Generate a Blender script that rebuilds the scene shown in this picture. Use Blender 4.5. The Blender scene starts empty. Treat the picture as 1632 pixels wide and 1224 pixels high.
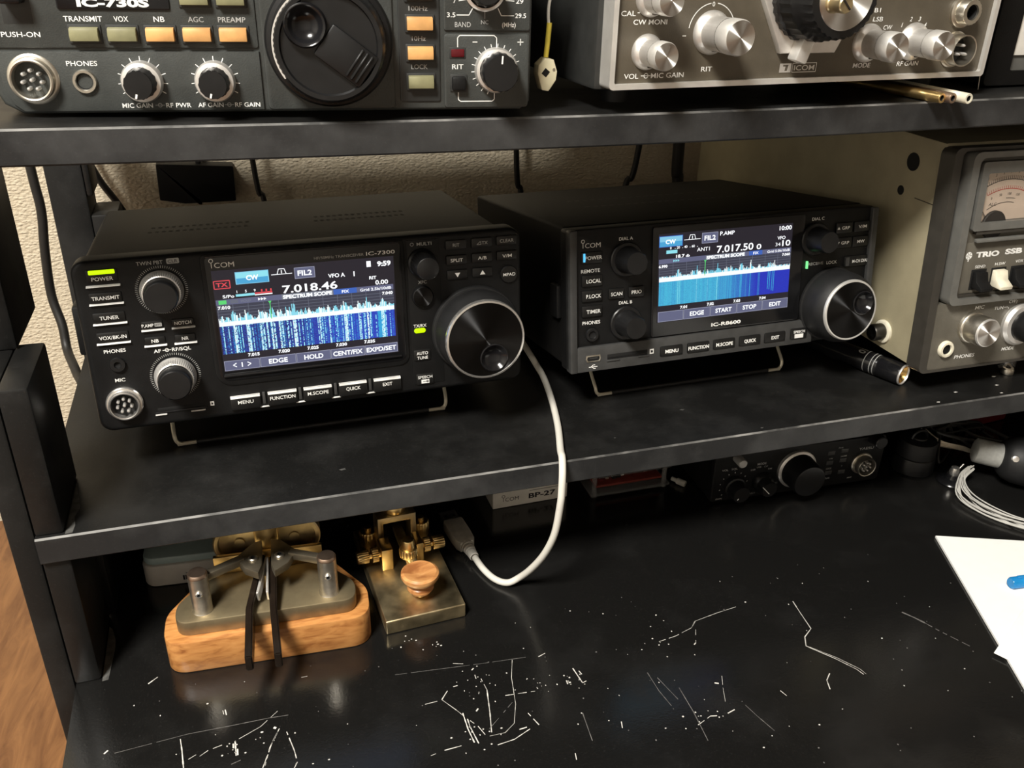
import bpy, bmesh, math, random
from mathutils import Matrix, Vector
random.seed(11)
SC = bpy.context.scene
COL = SC.collection
PI = math.pi

# ------------------------------------------------------------------ camera
def W(x, y, z):
    """millimetres measured from the lens -> metres in the room (floor at 0)"""
    return Vector((x / 1000.0, y / 1000.0, (z + 1125.0) / 1000.0))

cam_data = bpy.data.cameras.new('camera')
cam = bpy.data.objects.new('camera', cam_data)
COL.objects.link(cam)
cam_data.sensor_width = 36.0
cam_data.lens = 31.19
cam_data.clip_start = 0.01
cam.matrix_world = Matrix(((0.955190, 0.116452, -0.272124, 0.0),
                           (-0.295303, 0.437710, -0.849238, 0.0),
                           (0.020216, 0.891543, 0.452485, 1.125),
                           (0, 0, 0, 1)))
SC.camera = cam

# ------------------------------------------------------------------ light and exposure
SC.view_settings.view_transform = 'Standard'
SC.view_settings.look = 'None'
SC.view_settings.gamma = 1.0
SC.view_settings.use_curve_mapping = False
SC.view_settings.exposure = 0.0
world = bpy.data.worlds.new('room_ambience')
SC.world = world
world.use_nodes = True
world.node_tree.nodes['Background'].inputs[0].default_value = (1.0, 0.80, 0.60, 1)
world.node_tree.nodes['Background'].inputs[1].default_value = 0.05

def area_lamp(name, loc, target, size, watts, color):
    d = bpy.data.lights.new(name, 'AREA')
    d.shape = 'DISK'; d.size = size; d.energy = watts; d.color = color
    o = bpy.data.objects.new(name, d)
    COL.objects.link(o)
    o.location = loc
    o.rotation_euler = (Vector(target) - Vector(loc)).to_track_quat('-Z', 'Y').to_euler()
    return o
area_lamp('ceiling_light', W(-700, -420, 1230), W(-700, -420, -1000), 0.50, 86.0, (1.0, 0.96, 0.88))

# ------------------------------------------------------------------ materials
def nd(nt, t, **kw):
    n = nt.nodes.new(t)
    for k, v in kw.items():
        setattr(n, k, v)
    return n

def pm(name, col, rough=0.5, metal=0.0, var=0.15, scale=120.0, bump=0.0, bscale=800.0, coat=0.0,
       spec=0.5, trans=0.0, ior=1.45, emit=None, stretch=(1, 1, 1), col2=None, lo=0.35, hi=0.65, rvar=0.0, detail=4.0):
    m = bpy.data.materials.new(name)
    m.use_nodes = True
    nt = m.node_tree
    b = nt.nodes['Principled BSDF']
    b.inputs['Roughness'].default_value = rough
    b.inputs['Metallic'].default_value = metal
    b.inputs['Specular IOR Level'].default_value = spec
    b.inputs['IOR'].default_value = ior
    b.inputs['Coat Weight'].default_value = coat
    b.inputs['Coat Roughness'].default_value = 0.12
    b.inputs['Transmission Weight'].default_value = trans
    tc = nd(nt, 'ShaderNodeTexCoord')
    mp = nd(nt, 'ShaderNodeMapping')
    mp.inputs['Scale'].default_value = stretch
    nt.links.new(tc.outputs['Object'], mp.inputs['Vector'])
    ns = nd(nt, 'ShaderNodeTexNoise')
    ns.inputs['Scale'].default_value = scale
    ns.inputs['Detail'].default_value = detail
    nt.links.new(mp.outputs[0], ns.inputs['Vector'])
    rp = nd(nt, 'ShaderNodeValToRGB')
    rp.color_ramp.elements[0].position = lo
    rp.color_ramp.elements[1].position = hi
    c2 = col2 if col2 else tuple(min(1, c * (1 + var)) for c in col)
    c1 = col if col2 else tuple(c * (1 - var) for c in col)
    rp.color_ramp.elements[0].color = (*c1, 1)
    rp.color_ramp.elements[1].color = (*c2, 1)
    nt.links.new(ns.outputs['Fac'], rp.inputs[0])
    nt.links.new(rp.outputs[0], b.inputs['Base Color'])
    if rvar:
        mr = nd(nt, 'ShaderNodeMapRange')
        mr.inputs['To Min'].default_value = max(0.02, rough - rvar)
        mr.inputs['To Max'].default_value = min(1, rough + rvar)
        nt.links.new(ns.outputs['Fac'], mr.inputs['Value'])
        nt.links.new(mr.outputs[0], b.inputs['Roughness'])
    if bump:
        n2 = nd(nt, 'ShaderNodeTexNoise')
        n2.inputs['Scale'].default_value = bscale
        n2.inputs['Detail'].default_value = 3
        nt.links.new(mp.outputs[0], n2.inputs['Vector'])
        bp = nd(nt, 'ShaderNodeBump')
        bp.inputs['Strength'].default_value = bump
        bp.inputs['Distance'].default_value = 0.0004
        nt.links.new(n2.outputs['Fac'], bp.inputs['Height'])
        nt.links.new(bp.outputs[0], b.inputs['Normal'])
    if emit:
        b.inputs['Emission Color'].default_value = (*emit[0], 1)
        b.inputs['Emission Strength'].default_value = emit[1]
    return m

M = {}
M['plastic'] = pm('black_textured_plastic', (0.007, 0.007, 0.0072), 0.5, bump=0.25, bscale=2500, spec=0.3)
M['cover'] = pm('black_painted_steel_cover', (0.0055, 0.0053, 0.0051), 0.58, bump=0.35, bscale=1800, spec=0.22)
M['gloss'] = pm('gloss_black_plastic', (0.008, 0.008, 0.009), 0.18)
M['key'] = pm('black_rubber_key', (0.007, 0.007, 0.007), 0.42)
M['glint_ledge'] = pm('painted_lip_glint', (0.72, 0.71, 0.69), 0.35)  # specular glint along the key lips, put into the colour as pale strips
M['knob'] = pm('black_knob_plastic', (0.008, 0.008, 0.0085), 0.36)
M['rubber'] = pm('ribbed_black_rubber', (0.010, 0.010, 0.0105), 0.55)
M['print'] = pm('off_white_print', (0.86, 0.855, 0.83), 0.6)
M['dimprint'] = pm('grey_and_shaded_print', (0.36, 0.36, 0.35), 0.6)  # grey ink; also upper-row lettering with the shelf's shade put into its colour
M['chrome'] = pm('polished_chrome', (0.84, 0.82, 0.79), 0.24, 0.9, var=0.05)
M['satin'] = pm('satin_aluminium', (0.82, 0.80, 0.77), 0.42, 0.8, var=0.06)
M['steel'] = pm('dull_nickel', (0.68, 0.64, 0.56), 0.36, 1.0, var=0.1, scale=300)
M['void'] = pm('dark_recess', (0.003, 0.003, 0.003), 0.8)
M['greystrip'] = pm('dark_grey_plastic', (0.045, 0.045, 0.0445), 0.45, bump=0.2, bscale=2500)
M['charcoal'] = pm('charcoal_enamel', (0.046, 0.0495, 0.047), 0.45, var=0.1, bump=0.25, bscale=1500)
M['charcoal2'] = pm('charcoal_enamel_trim', (0.03, 0.031, 0.03), 0.45, var=0.1)
M['olive'] = pm('olive_plastic', (0.22, 0.21, 0.115), 0.38)
M['orange'] = pm('amber_plastic', (0.62, 0.33, 0.12), 0.38)
M['umber'] = pm('umber_brushed_enamel', (0.092, 0.078, 0.057), 0.42, var=0.12, scale=60, bump=0.15, bscale=1500)
M['alu'] = pm('brushed_aluminium', (0.86, 0.845, 0.81), 0.45, 0.7, var=0.05)
M['platedwire'] = pm('zinc_plated_wire', (0.78, 0.73, 0.60), 0.4, 0.5, var=0.05)
M['putty'] = pm('putty_grey_enamel', (0.105, 0.096, 0.078), 0.42, var=0.08, bump=0.2, bscale=1500)
M['putty_dark'] = pm('dark_bezel_enamel', (0.042, 0.038, 0.032), 0.42, var=0.1)
M['frame'] = pm('grey_bezel_plastic', (0.13, 0.128, 0.118), 0.4, var=0.08)
M['beige'] = pm('khaki_cabinet_paint', (0.30, 0.265, 0.175), 0.5, var=0.08, scale=40, bump=0.25, bscale=1200)
M['cream'] = pm('cream_plastic', (0.75, 0.70, 0.56), 0.4)
M['dial'] = pm('meter_face_card', (0.62, 0.50, 0.42), 0.6, var=0.04)
M['ink'] = pm('black_ink', (0.015, 0.012, 0.012), 0.6)
M['redink'] = pm('red_ink', (0.45, 0.04, 0.03), 0.6)
M['brass'] = pm('brass', (0.85, 0.62, 0.28), 0.32, 1.0, var=0.12, scale=90, rvar=0.08)
M['oldbrass'] = pm('tarnished_brass_plate', (0.62, 0.51, 0.31), 0.40, 1.0, var=0.3, scale=70, rvar=0.12)
M['plate'] = pm('dull_gunmetal_plate', (0.36, 0.295, 0.18), 0.5, 0.85, scale=90, col2=(0.25, 0.20, 0.12), rvar=0.12)
M['gun'] = pm('blackened_steel', (0.10, 0.095, 0.085), 0.4, 1.0, var=0.2)
M['copper'] = pm('dull_copper_cap', (0.45, 0.33, 0.25), 0.4, 1.0, var=0.15)
M['smoke'] = pm('smoky_acrylic', (0.016, 0.011, 0.008), 0.14, trans=0.2, ior=1.49)
M['nickel'] = pm('brownish_nickel_plate', (0.17, 0.145, 0.105), 0.45, 0.8, var=0.15)
M['cablewhite'] = pm('white_cable_jacket', (0.62, 0.60, 0.54), 0.42, scale=260, col2=(0.66, 0.64, 0.58), lo=0.28, hi=0.36)
M['plugwhite'] = pm('grey_white_plug_plastic', (0.56, 0.54, 0.49), 0.45)
M['blackcable'] = pm('black_cable_jacket', (0.012, 0.011, 0.010), 0.5)
M['paper'] = pm('white_paper', (0.88, 0.88, 0.86), 0.8, var=0.01)
M['blue'] = pm('clear_blue_plastic', (0.02, 0.33, 0.75), 0.15, trans=0.45)
M['clear'] = pm('clear_acrylic', (0.85, 0.88, 0.88), 0.04, trans=1.0, ior=1.49, var=0.01)
M['redboard'] = pm('red_circuit_board', (0.20, 0.035, 0.025), 0.35, scale=200)
M['bluebox'] = pm('pale_teal_lid', (0.50, 0.64, 0.65), 0.45, var=0.04)
M['greybox'] = pm('white_plastic_case', (0.78, 0.75, 0.70), 0.5, var=0.04)
M['card'] = pm('white_carton', (0.80, 0.77, 0.71), 0.6, var=0.05)
M['grey'] = pm('grey_sleeve_plastic', (0.34, 0.34, 0.32), 0.55, var=0.12, scale=300)
M['molex'] = pm('natural_nylon', (0.78, 0.72, 0.50), 0.4, var=0.06)
M['yellow'] = pm('yellow_sleeve', (0.72, 0.58, 0.08), 0.45)
M['wire'] = pm('silver_white_wire', (0.50, 0.49, 0.46), 0.35, var=0.1)
M['gold'] = pm('gold_plating', (0.85, 0.55, 0.2), 0.25, 1.0)
M['redplastic'] = pm('dark_red_plastic', (0.12, 0.01, 0.012), 0.4)
M['glass'] = pm('clear_glass', (0.95, 0.95, 0.95), 0.02, trans=1.0, ior=1.3, var=0.0)

def thin_pane(name, tint, rough, haze=0.0):
    m = bpy.data.materials.new(name); m.use_nodes = True
    nt = m.node_tree; nt.nodes.remove(nt.nodes['Principled BSDF'])
    t = nd(nt, 'ShaderNodeBsdfTransparent'); t.inputs[0].default_value = (*tint, 1)
    g = nd(nt, 'ShaderNodeBsdfGlossy'); g.inputs['Roughness'].default_value = rough
    lw = nd(nt, 'ShaderNodeLayerWeight'); lw.inputs['Blend'].default_value = 0.5
    pw = nd(nt, 'ShaderNodeMath', operation='POWER'); pw.inputs[1].default_value = 5.0
    nt.links.new(lw.outputs['Facing'], pw.inputs[0])
    ly = nd(nt, 'ShaderNodeMath', operation='MULTIPLY_ADD'); ly.inputs[1].default_value = 0.9; ly.inputs[2].default_value = 0.04
    nt.links.new(pw.outputs[0], ly.inputs[0])
    mx = nd(nt, 'ShaderNodeMixShader')
    nt.links.new(ly.outputs[0], mx.inputs[0]); nt.links.new(t.outputs[0], mx.inputs[1]); nt.links.new(g.outputs[0], mx.inputs[2])
    if haze:
        df = nd(nt, 'ShaderNodeBsdfDiffuse'); df.inputs[0].default_value = (0.8, 0.8, 0.8, 1)
        m2 = nd(nt, 'ShaderNodeMixShader'); m2.inputs[0].default_value = haze
        nt.links.new(mx.outputs[0], m2.inputs[1]); nt.links.new(df.outputs[0], m2.inputs[2]); mx = m2
    nt.links.new(mx.outputs[0], nt.nodes['Material Output'].inputs[0])
    return m
M['glass'] = thin_pane('meter_window_glass', (0.97, 0.97, 0.96), 0.03)
M['clear'] = thin_pane('clear_acrylic_sheet', (0.90, 0.90, 0.90), 0.06, 0.10)

def emis(name, col, s):
    return pm(name, tuple(c * 0.02 for c in col), 0.3, emit=(col, s), var=0.0)
M['e_white'] = emis('screen_white', (0.95, 0.97, 1.0), 1.15)
M['e_grey'] = emis('screen_grey', (0.33, 0.36, 0.45), 0.55)
M['e_dark'] = emis('screen_background', (0.035, 0.03, 0.045), 0.55)
M['e_scope'] = emis('screen_scope_background', (0.08, 0.085, 0.13), 0.6)
M['e_key'] = emis('screen_soft_key', (0.16, 0.17, 0.29), 0.75)
M['e_keylight'] = emis('screen_soft_key_rim', (0.45, 0.47, 0.62), 0.8)
M['e_cyan'] = emis('screen_cyan', (0.30, 0.80, 0.92), 0.95)
M['e_blue'] = emis('screen_blue_button', (0.08, 0.42, 0.75), 0.9)
M['e_lightblue'] = emis('screen_light_blue', (0.25, 0.62, 0.85), 0.95)
M['e_deep'] = emis('screen_deep_blue', (0.06, 0.16, 0.62), 0.8)
M['e_red'] = emis('screen_red', (0.85, 0.08, 0.10), 0.9)
M['e_green'] = emis('screen_green', (0.12, 0.75, 0.20), 0.9)
M['e_line'] = emis('screen_grid_line', (0.22, 0.24, 0.32), 0.6)
M['led_lime'] = emis('lime_lamp', (0.62, 0.95, 0.0), 1.15)
M['led_blue'] = emis('blue_lamp', (0.10, 0.55, 1.0), 1.2)
M['led_green'] = emis('green_lamp', (0.25, 1.0, 0.35), 1.1)
M['ledred'] = pm('unlit_red_lamp', (0.10, 0.006, 0.01), 0.25)

def attr_emis(name, s):
    m = bpy.data.materials.new(name); m.use_nodes = True
    nt = m.node_tree; b = nt.nodes['Principled BSDF']
    a = nd(nt, 'ShaderNodeAttribute', attribute_name='Col')
    b.inputs['Base Color'].default_value = (0.01, 0.01, 0.01, 1)
    b.inputs['Roughness'].default_value = 0.3
    nt.links.new(a.outputs['Color'], b.inputs['Emission Color'])
    b.inputs['Emission Strength'].default_value = s
    return m
M['e_attr'] = attr_emis('screen_pixels', 1.0)

def radial_metal(name, col, rough, aniso=1.0):
    m = pm(name, col, rough, 1.0, var=0.05)
    nt = m.node_tree; b = nt.nodes['Principled BSDF']
    t = nd(nt, 'ShaderNodeTangent', direction_type='RADIAL', axis='Y')
    b.inputs['Anisotropic'].default_value = aniso
    b.inputs['Anisotropic Rotation'].default_value = 0.25
    nt.links.new(t.outputs[0], b.inputs['Tangent'])
    return m
M['spunblack'] = radial_metal('spun_black_metal', (0.034, 0.034, 0.035), 0.40)
M['spunalu'] = radial_metal('spun_aluminium', (0.84, 0.82, 0.79), 0.5)

def wood_mat(name, c1, c2, c3, ring, stretch, rough=0.45, bump=0.1, lo=0.3, hi=0.72):
    m = bpy.data.materials.new(name); m.use_nodes = True
    nt = m.node_tree; b = nt.nodes['Principled BSDF']
    tc = nd(nt, 'ShaderNodeTexCoord'); mp = nd(nt, 'ShaderNodeMapping')
    mp.inputs['Scale'].default_value = stretch
    nt.links.new(tc.outputs['Object'], mp.inputs[0])
    n1 = nd(nt, 'ShaderNodeTexNoise'); n1.inputs['Scale'].default_value = ring; n1.inputs['Detail'].default_value = 6
    n1.inputs['Distortion'].default_value = 0.6
    nt.links.new(mp.outputs[0], n1.inputs['Vector'])
    r = nd(nt, 'ShaderNodeValToRGB')
    r.color_ramp.elements[0].position = lo; r.color_ramp.elements[0].color = (*c1, 1)
    r.color_ramp.elements[1].position = hi; r.color_ramp.elements[1].color = (*c3, 1)
    e = r.color_ramp.elements.new(0.5); e.color = (*c2, 1)
    nt.links.new(n1.outputs['Fac'], r.inputs[0])
    nt.links.new(r.outputs[0], b.inputs['Base Color'])
    b.inputs['Roughness'].default_value = rough
    bp = nd(nt, 'ShaderNodeBump'); bp.inputs['Strength'].default_value = bump; bp.inputs['Distance'].default_value = 0.0005
    nt.links.new(n1.outputs['Fac'], bp.inputs['Height']); nt.links.new(bp.outputs[0], b.inputs['Normal'])
    return m
M['basewood'] = wood_mat('cherry_wood', (0.27, 0.095, 0.024), (0.47, 0.205, 0.060), (0.56, 0.265, 0.083), 260, (0.30, 1.2, 1.0), 0.36, 0.08, 0.30, 0.70)
M['knobwood'] = wood_mat('turned_olive_wood', (0.30, 0.11, 0.035), (0.52, 0.235, 0.08), (0.66, 0.34, 0.13), 85, (0.6, 1.4, 1.4), 0.32, 0.05, 0.36, 0.62)

def black_board(name, base, dust, rough, d_lo, d_hi, scale, coat=0.0, spec=0.3):
    """black painted board with chalky scuffs"""
    m = bpy.data.materials.new(name); m.use_nodes = True
    nt = m.node_tree; b = nt.nodes['Principled BSDF']
    tc = nd(nt, 'ShaderNodeTexCoord')
    n1 = nd(nt, 'ShaderNodeTexNoise'); n1.inputs['Scale'].default_value = scale; n1.inputs['Detail'].default_value = 7
    n1.inputs['Roughness'].default_value = 0.62
    nt.links.new(tc.outputs['Object'], n1.inputs['Vector'])
    r = nd(nt, 'ShaderNodeValToRGB')
    r.color_ramp.elements[0].position = d_lo; r.color_ramp.elements[0].color = (*base, 1)
    r.color_ramp.elements[1].position = d_hi; r.color_ramp.elements[1].color = (*dust, 1)
    nt.links.new(n1.outputs['Fac'], r.inputs[0])
    n3 = nd(nt, 'ShaderNodeTexNoise'); n3.inputs['Scale'].default_value = 800; n3.inputs['Detail'].default_value = 3
    nt.links.new(tc.outputs['Object'], n3.inputs['Vector'])
    r3 = nd(nt, 'ShaderNodeValToRGB')
    r3.color_ramp.elements[0].position = 0.60; r3.color_ramp.elements[0].color = (0, 0, 0, 1)
    r3.color_ramp.elements[1].position = 0.80; r3.color_ramp.elements[1].color = (0.014, 0.0137, 0.0133, 1)
    nt.links.new(n3.outputs['Fac'], r3.inputs[0])
    ad = nd(nt, 'ShaderNodeMix', data_type='RGBA', blend_type='ADD'); ad.inputs['Factor'].default_value = 1.0
    nt.links.new(r.outputs[0], ad.inputs['A']); nt.links.new(r3.outputs[0], ad.inputs['B'])
    nt.links.new(ad.outputs['Result'], b.inputs['Base Color'])
    mr = nd(nt, 'ShaderNodeMapRange')
    mr.inputs['From Min'].default_value = d_lo; mr.inputs['From Max'].default_value = d_hi
    mr.inputs['To Min'].default_value = rough; mr.inputs['To Max'].default_value = min(1, rough + 0.25)
    nt.links.new(n1.outputs['Fac'], mr.inputs['Value']); nt.links.new(mr.outputs[0], b.inputs['Roughness'])
    n2 = nd(nt, 'ShaderNodeTexNoise'); n2.inputs['Scale'].default_value = 900
    nt.links.new(tc.outputs['Object'], n2.inputs['Vector'])
    bp = nd(nt, 'ShaderNodeBump'); bp.inputs['Strength'].default_value = 0.12; bp.inputs['Distance'].default_value = 0.0003
    nt.links.new(n2.outputs['Fac'], bp.inputs['Height']); nt.links.new(bp.outputs[0], b.inputs['Normal'])
    b.inputs['Coat Weight'].default_value = coat; b.inputs['Coat Roughness'].default_value = 0.15
    b.inputs['Specular IOR Level'].default_value = spec
    return m
M['board'] = black_board('black_stained_board', (0.0070, 0.0069, 0.0067), (0.019, 0.0187, 0.018), 0.42, 0.45, 0.85, 22)
M['edge'] = black_board('scuffed_black_edge_band', (0.019, 0.019, 0.0195), (0.066, 0.066, 0.066), 0.5, 0.42, 0.82, 20)
M['desk'] = black_board('black_lacquered_desk', (0.0075, 0.0073, 0.007), (0.015, 0.0148, 0.0145), 0.17, 0.50, 0.9, 16, 0.0, 0.6)
M['scratch'] = pm('bare_scratch', (0.62, 0.60, 0.56), 0.7)
M['scratchdim'] = pm('faint_scratch', (0.13, 0.125, 0.12), 0.6)
M['scuff'] = pm('chalky_scuff', (0.045, 0.044, 0.042), 0.7, scale=160, col2=(0.11, 0.108, 0.10))
M['chalk'] = pm('worn_board_arris', (0.04, 0.04, 0.039), 0.6, scale=45, col2=(0.26, 0.255, 0.245), lo=0.40, hi=0.72)

def wallpaper():
    m = bpy.data.materials.new('embossed_cream_wallpaper'); m.use_nodes = True
    nt = m.node_tree; b = nt.nodes['Principled BSDF']
    tc = nd(nt, 'ShaderNodeTexCoord'); mp = nd(nt, 'ShaderNodeMapping')
    mp.inputs['Scale'].default_value = (1.0, 1.0, 1.75)
    nt.links.new(tc.outputs['Object'], mp.inputs[0])
    v = nd(nt, 'ShaderNodeTexVoronoi'); v.inputs['Scale'].default_value = 250
    v.inputs['Randomness'].default_value = 0.75
    nt.links.new(mp.outputs[0], v.inputs['Vector'])
    n = nd(nt, 'ShaderNodeTexNoise'); n.inputs['Scale'].default_value = 400
    nt.links.new(mp.outputs[0], n.inputs['Vector'])
    a = nd(nt, 'ShaderNodeMath', operation='ADD')
    nt.links.new(v.outputs['Distance'], a.inputs[0]); nt.links.new(n.outputs['Fac'], a.inputs[1])
    bp = nd(nt, 'ShaderNodeBump'); bp.inputs['Strength'].default_value = 0.7; bp.inputs['Distance'].default_value = 0.0012
    bp.invert = True
    nt.links.new(a.outputs[0], bp.inputs['Height']); nt.links.new(bp.outputs[0], b.inputs['Normal'])
    r = nd(nt, 'ShaderNodeValToRGB')
    r.color_ramp.elements[0].color = (0.66, 0.585, 0.45, 1); r.color_ramp.elements[1].color = (0.57, 0.49, 0.36, 1)
    nt.links.new(v.outputs['Distance'], r.inputs[0]); nt.links.new(r.outputs[0], b.inputs['Base Color'])
    b.inputs['Roughness'].default_value = 0.8
    return m
M['wallpaper'] = wallpaper()

def plank_floor():
    m = bpy.data.materials.new('oak_strip_flooring'); m.use_nodes = True
    nt = m.node_tree; b = nt.nodes['Principled BSDF']
    tc = nd(nt, 'ShaderNodeTexCoord'); mp = nd(nt, 'ShaderNodeMapping')
    mp.inputs['Rotation'].default_value = (0, 0, 0.12)
    nt.links.new(tc.outputs['Object'], mp.inputs[0])
    mp2 = nd(nt, 'ShaderNodeMapping'); mp2.inputs['Scale'].default_value = (9.0, 1.4, 1)
    nt.links.new(mp.outputs[0], mp2.inputs[0])
    n1 = nd(nt, 'ShaderNodeTexNoise'); n1.inputs['Scale'].default_value = 9; n1.inputs['Detail'].default_value = 7
    n1.inputs['Distortion'].default_value = 1.2; n1.inputs['Roughness'].default_value = 0.65
    nt.links.new(mp2.outputs[0], n1.inputs['Vector'])
    r = nd(nt, 'ShaderNodeValToRGB')
    r.color_ramp.elements[0].position = 0.32; r.color_ramp.elements[0].color = (0.125, 0.05, 0.018, 1)
    r.color_ramp.elements[1].position = 0.66; r.color_ramp.elements[1].color = (0.27, 0.125, 0.046, 1)
    nt.links.new(n1.outputs['Fac'], r.inputs[0])
    br = nd(nt, 'ShaderNodeTexBrick'); br.inputs['Scale'].default_value = 1.0
    br.inputs['Brick Width'].default_value = 0.9; br.inputs['Row Height'].default_value = 0.30
    br.inputs['Mortar Size'].default_value = 0.002
    br.inputs['Color1'].default_value = (1, 1, 1, 1); br.inputs['Color2'].default_value = (0.85, 0.85, 0.85, 1)
    br.inputs['Mortar'].default_value = (0.3, 0.25, 0.2, 1)
    mp3 = nd(nt, 'ShaderNodeMapping'); mp3.inputs['Rotation'].default_value = (0, 0, PI / 2)
    nt.links.new(mp.outputs[0], mp3.inputs[0]); nt.links.new(mp3.outputs[0], br.inputs['Vector'])
    mx = nd(nt, 'ShaderNodeMix', data_type='RGBA', blend_type='MULTIPLY')
    mx.inputs['Factor'].default_value = 1.0
    nt.links.new(r.outputs[0], mx.inputs['A']); nt.links.new(br.outputs['Color'], mx.inputs['B'])
    nt.links.new(mx.outputs['Result'], b.inputs['Base Color'])
    b.inputs['Roughness'].default_value = 0.45
    return m
M['floor'] = plank_floor()
M['plaster'] = pm('cream_wall_paint', (0.52, 0.50, 0.46), 0.85, var=0.03, scale=20)

# ------------------------------------------------------------------ mesh builder (millimetres in the thing's own frame)
AX = {'-y': Matrix(((1, 0, 0), (0, 0, -1), (0, 1, 0))), 'y': Matrix(((1, 0, 0), (0, 0, 1), (0, 1, 0))),
      'z': Matrix.Identity(3), '-z': Matrix(((1, 0, 0), (0, 1, 0), (0, 0, -1))),
      'x': Matrix(((0, 0, 1), (1, 0, 0), (0, 1, 0))), '-x': Matrix(((0, 0, -1), (1, 0, 0), (0, 1, 0)))}
TEXT = {}

def glyphs(s, bold):
    k = (s, bold)
    if k in TEXT:
        return TEXT[k]
    c = bpy.data.curves.new('lettering', 'FONT')
    c.body = s; c.size = 1.0; c.resolution_u = 3; c.offset = bold
    c.fill_mode = 'FRONT'
    o = bpy.data.objects.new('lettering', c)
    COL.objects.link(o)
    bpy.context.view_layer.update()
    me = bpy.data.meshes.new_from_object(o.evaluated_get(bpy.context.evaluated_depsgraph_get()))
    vs = [(v.co.x, v.co.y) for v in me.vertices]
    fs = [tuple(p.vertices) for p in me.polygons]
    bpy.data.objects.remove(o); bpy.data.curves.remove(c); bpy.data.meshes.remove(me)
    xs = [v[0] for v in vs] or [0, 1]
    x0, x1 = min(xs), max(xs)
    cap = 0.729
    TEXT[k] = ([((x - (x0 + x1) / 2) / cap, y / cap - 0.5) for x, y in vs], fs, (x1 - x0) / cap)
    return TEXT[k]

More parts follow.
